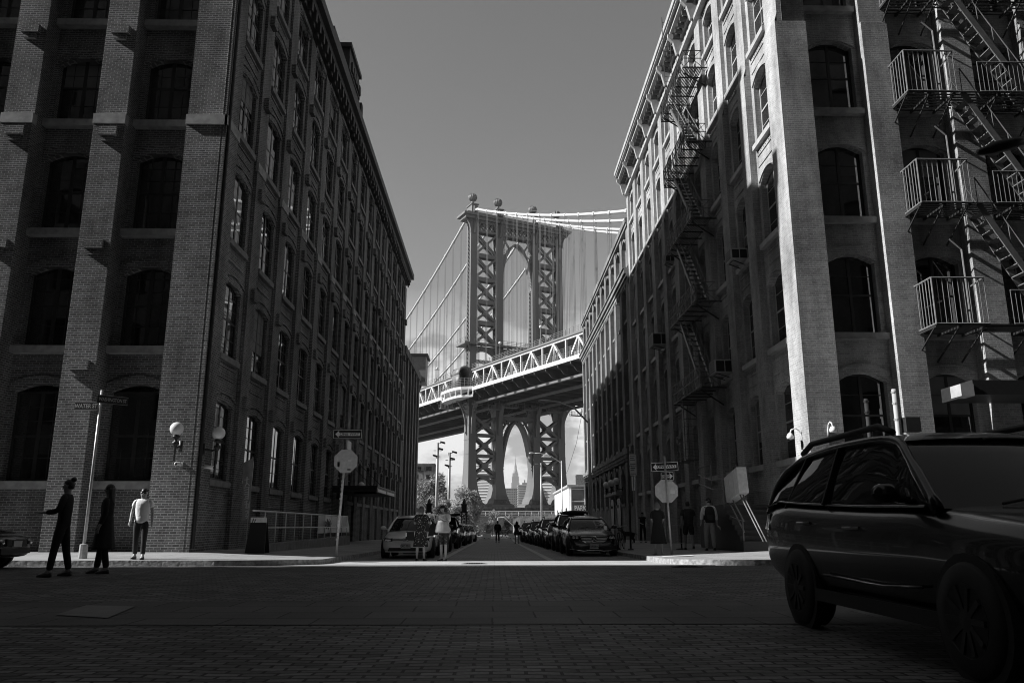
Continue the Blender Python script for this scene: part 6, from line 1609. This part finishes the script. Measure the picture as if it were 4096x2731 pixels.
person('person in a dark tank top standing by the wall near the parked bicycles',(8.4,46.5,zs(8.4,46.5)),R(10),1.70,dict(legL=(.02,0,.06),legR=(-.02,0,.06),armL=(.1,.2,1.2,.4),armR=(.1,.2,1.2,.4)),
   (('trousers','clothB'),('shirt','clothB',.2,.86,1.0,'tank_top'),('shoes','black')),'short','skin')
# black dog beside that person
t=thing('dog','black dog standing on the right pavement beside the person in the tank top','dog',(7.55,46.2,zs(7.55,46.2)),R(-70))
N=[((0,0,.52),(.12,.14)),((0,-.28,.52),(.12,.16)),((0,.26,.54),(.10,.11)),((0,-.42,.64),.085),((0,-.50,.76),.08),((0,-.62,.74),.05),((0,-.70,.72),.035),((0,.38,.56),.03),((0,.55,.46),.02)]
Eg=[(0,1),(0,2),(1,3),(3,4),(4,5),(5,6),(2,7),(7,8)]
for k in (-1,1):
    b=len(N); N+=[((k*.09,-.30,.42),.055),((k*.09,-.30,.24),.036),((k*.09,-.31,.05),.03),((k*.09,-.36,.02),.028)]; Eg+=[(1,b),(b,b+1),(b+1,b+2),(b+2,b+3)]
    b=len(N); N+=[((k*.08,.26,.42),.07),((k*.08,.20,.30),.048),((k*.08,.32,.19),.032),((k*.08,.29,.05),.028),((k*.08,.24,.02),.027)]; Eg+=[(2,b),(b,b+1),(b+1,b+2),(b+2,b+3),(b+3,b+4)]
    b=len(N); N+=[((k*.06,-.47,.83),.022),((k*.075,-.46,.89),.01)]; Eg+=[(4,b),(b,b+1)]
skin_obj('body',N,Eg,MT['hair'],t); M().path([(.085*cos(a),-.44+.05*sin(a),.67+.07*sin(a)) for a in fr(0,2*pi,12)[:-1]],.012,5,True).build('collar',MT['rubber'],t,True,world=False)
# ------------------------------------------------------------ bicycles
def bicycle(lab,loc,rz,lean=0):
    t=thing('bicycle',lab,'bicycle',loc,rz,'bicycles'); t.rotation_euler=(lean,0,rz); r=.34
    for x in (-.52,.52):
        m=M(); m.path([(x+r*cos(a),0,r+r*sin(a)) for a in fr(0,2*pi,28)[:-1]],.02,6,True); w=m.build('wheel',MT['rubber'],t,True,world=False)
        m=M(); m.path([(x+(r-.03)*cos(a),0,r+(r-.03)*sin(a)) for a in fr(0,2*pi,28)[:-1]],.009,5,True)
        for k in range(14): a=2*pi*k/14; m.tube((x,0,r),(x+(r-.03)*cos(a),0,r+(r-.03)*sin(a)),.0025,n=3,cap=False)
        m.tube((x,-.05,r),(x,.05,r),.02); m.build('rim',MT['steel'],w,world=False)
    m=M(); bb_=(-.08,0,.28); st=(-.2,0,.78); hd1=(.36,0,.82); hd2=(.39,0,.68)
    for p,q in ((bb_,st),(st,hd1),(bb_,hd2),(bb_,(-.52,0,r)),(st,(-.52,0,r)),(hd1,hd2)): m.tube(p,q,.018,n=8)
    m.path([hd2,(.44,0,.55),(.52,0,r)],.014,6); m.build('frame',MT['iron'],t,True,world=False)
    m=M(); m.path([(.30,-.28,.98),(.38,-.18,.98),(.34,0,.95),(.38,.18,.98),(.30,.28,.98)],.013,6); m.tube(hd1,(.34,0,.95),.014); m.build('handlebar',MT['steel'],t,True,world=False)
    m=M(); m.loft([[(x,w*a,.88+.025*b) for a,b in ((-1,0),(-.6,1),(.6,1),(1,0),(0,-.8))] for x,w in ((-.36,.07),(-.26,.08),(-.14,.03),(-.08,.02))]); m.tube(st,(-.22,0,.88),.014); m.build('saddle',MT['black'],t,True,world=False)
    m=M(); m.lathe((-.08,0,.28),[(.09,-.03),(.09,-.02)],16,'y'); m.beam((-.08,-.06,.28),(.06,-.06,.18),.018); m.beam((-.08,.06,.28),(-.22,.06,.38),.018); m.box(.02,-.14,.165,.1,-.06,.185); m.box(-.26,.06,.37,-.18,.14,.39); m.build('crankset',MT['steel'],t,world=False)
    return t
bicycle('bicycle parked on the right pavement just beyond the black executive sedan',(5.05,33.8,zs(5.05,33.8)),R(80),R(8))
bicycle('bicycle parked behind another one, closer to the thin parking sign post',(5.35,34.6,zs(5.35,34.6)),R(72),R(-6))
bicycle('small distant bicycle standing between the far man and far woman',(1.0,92,-.41),R(150))
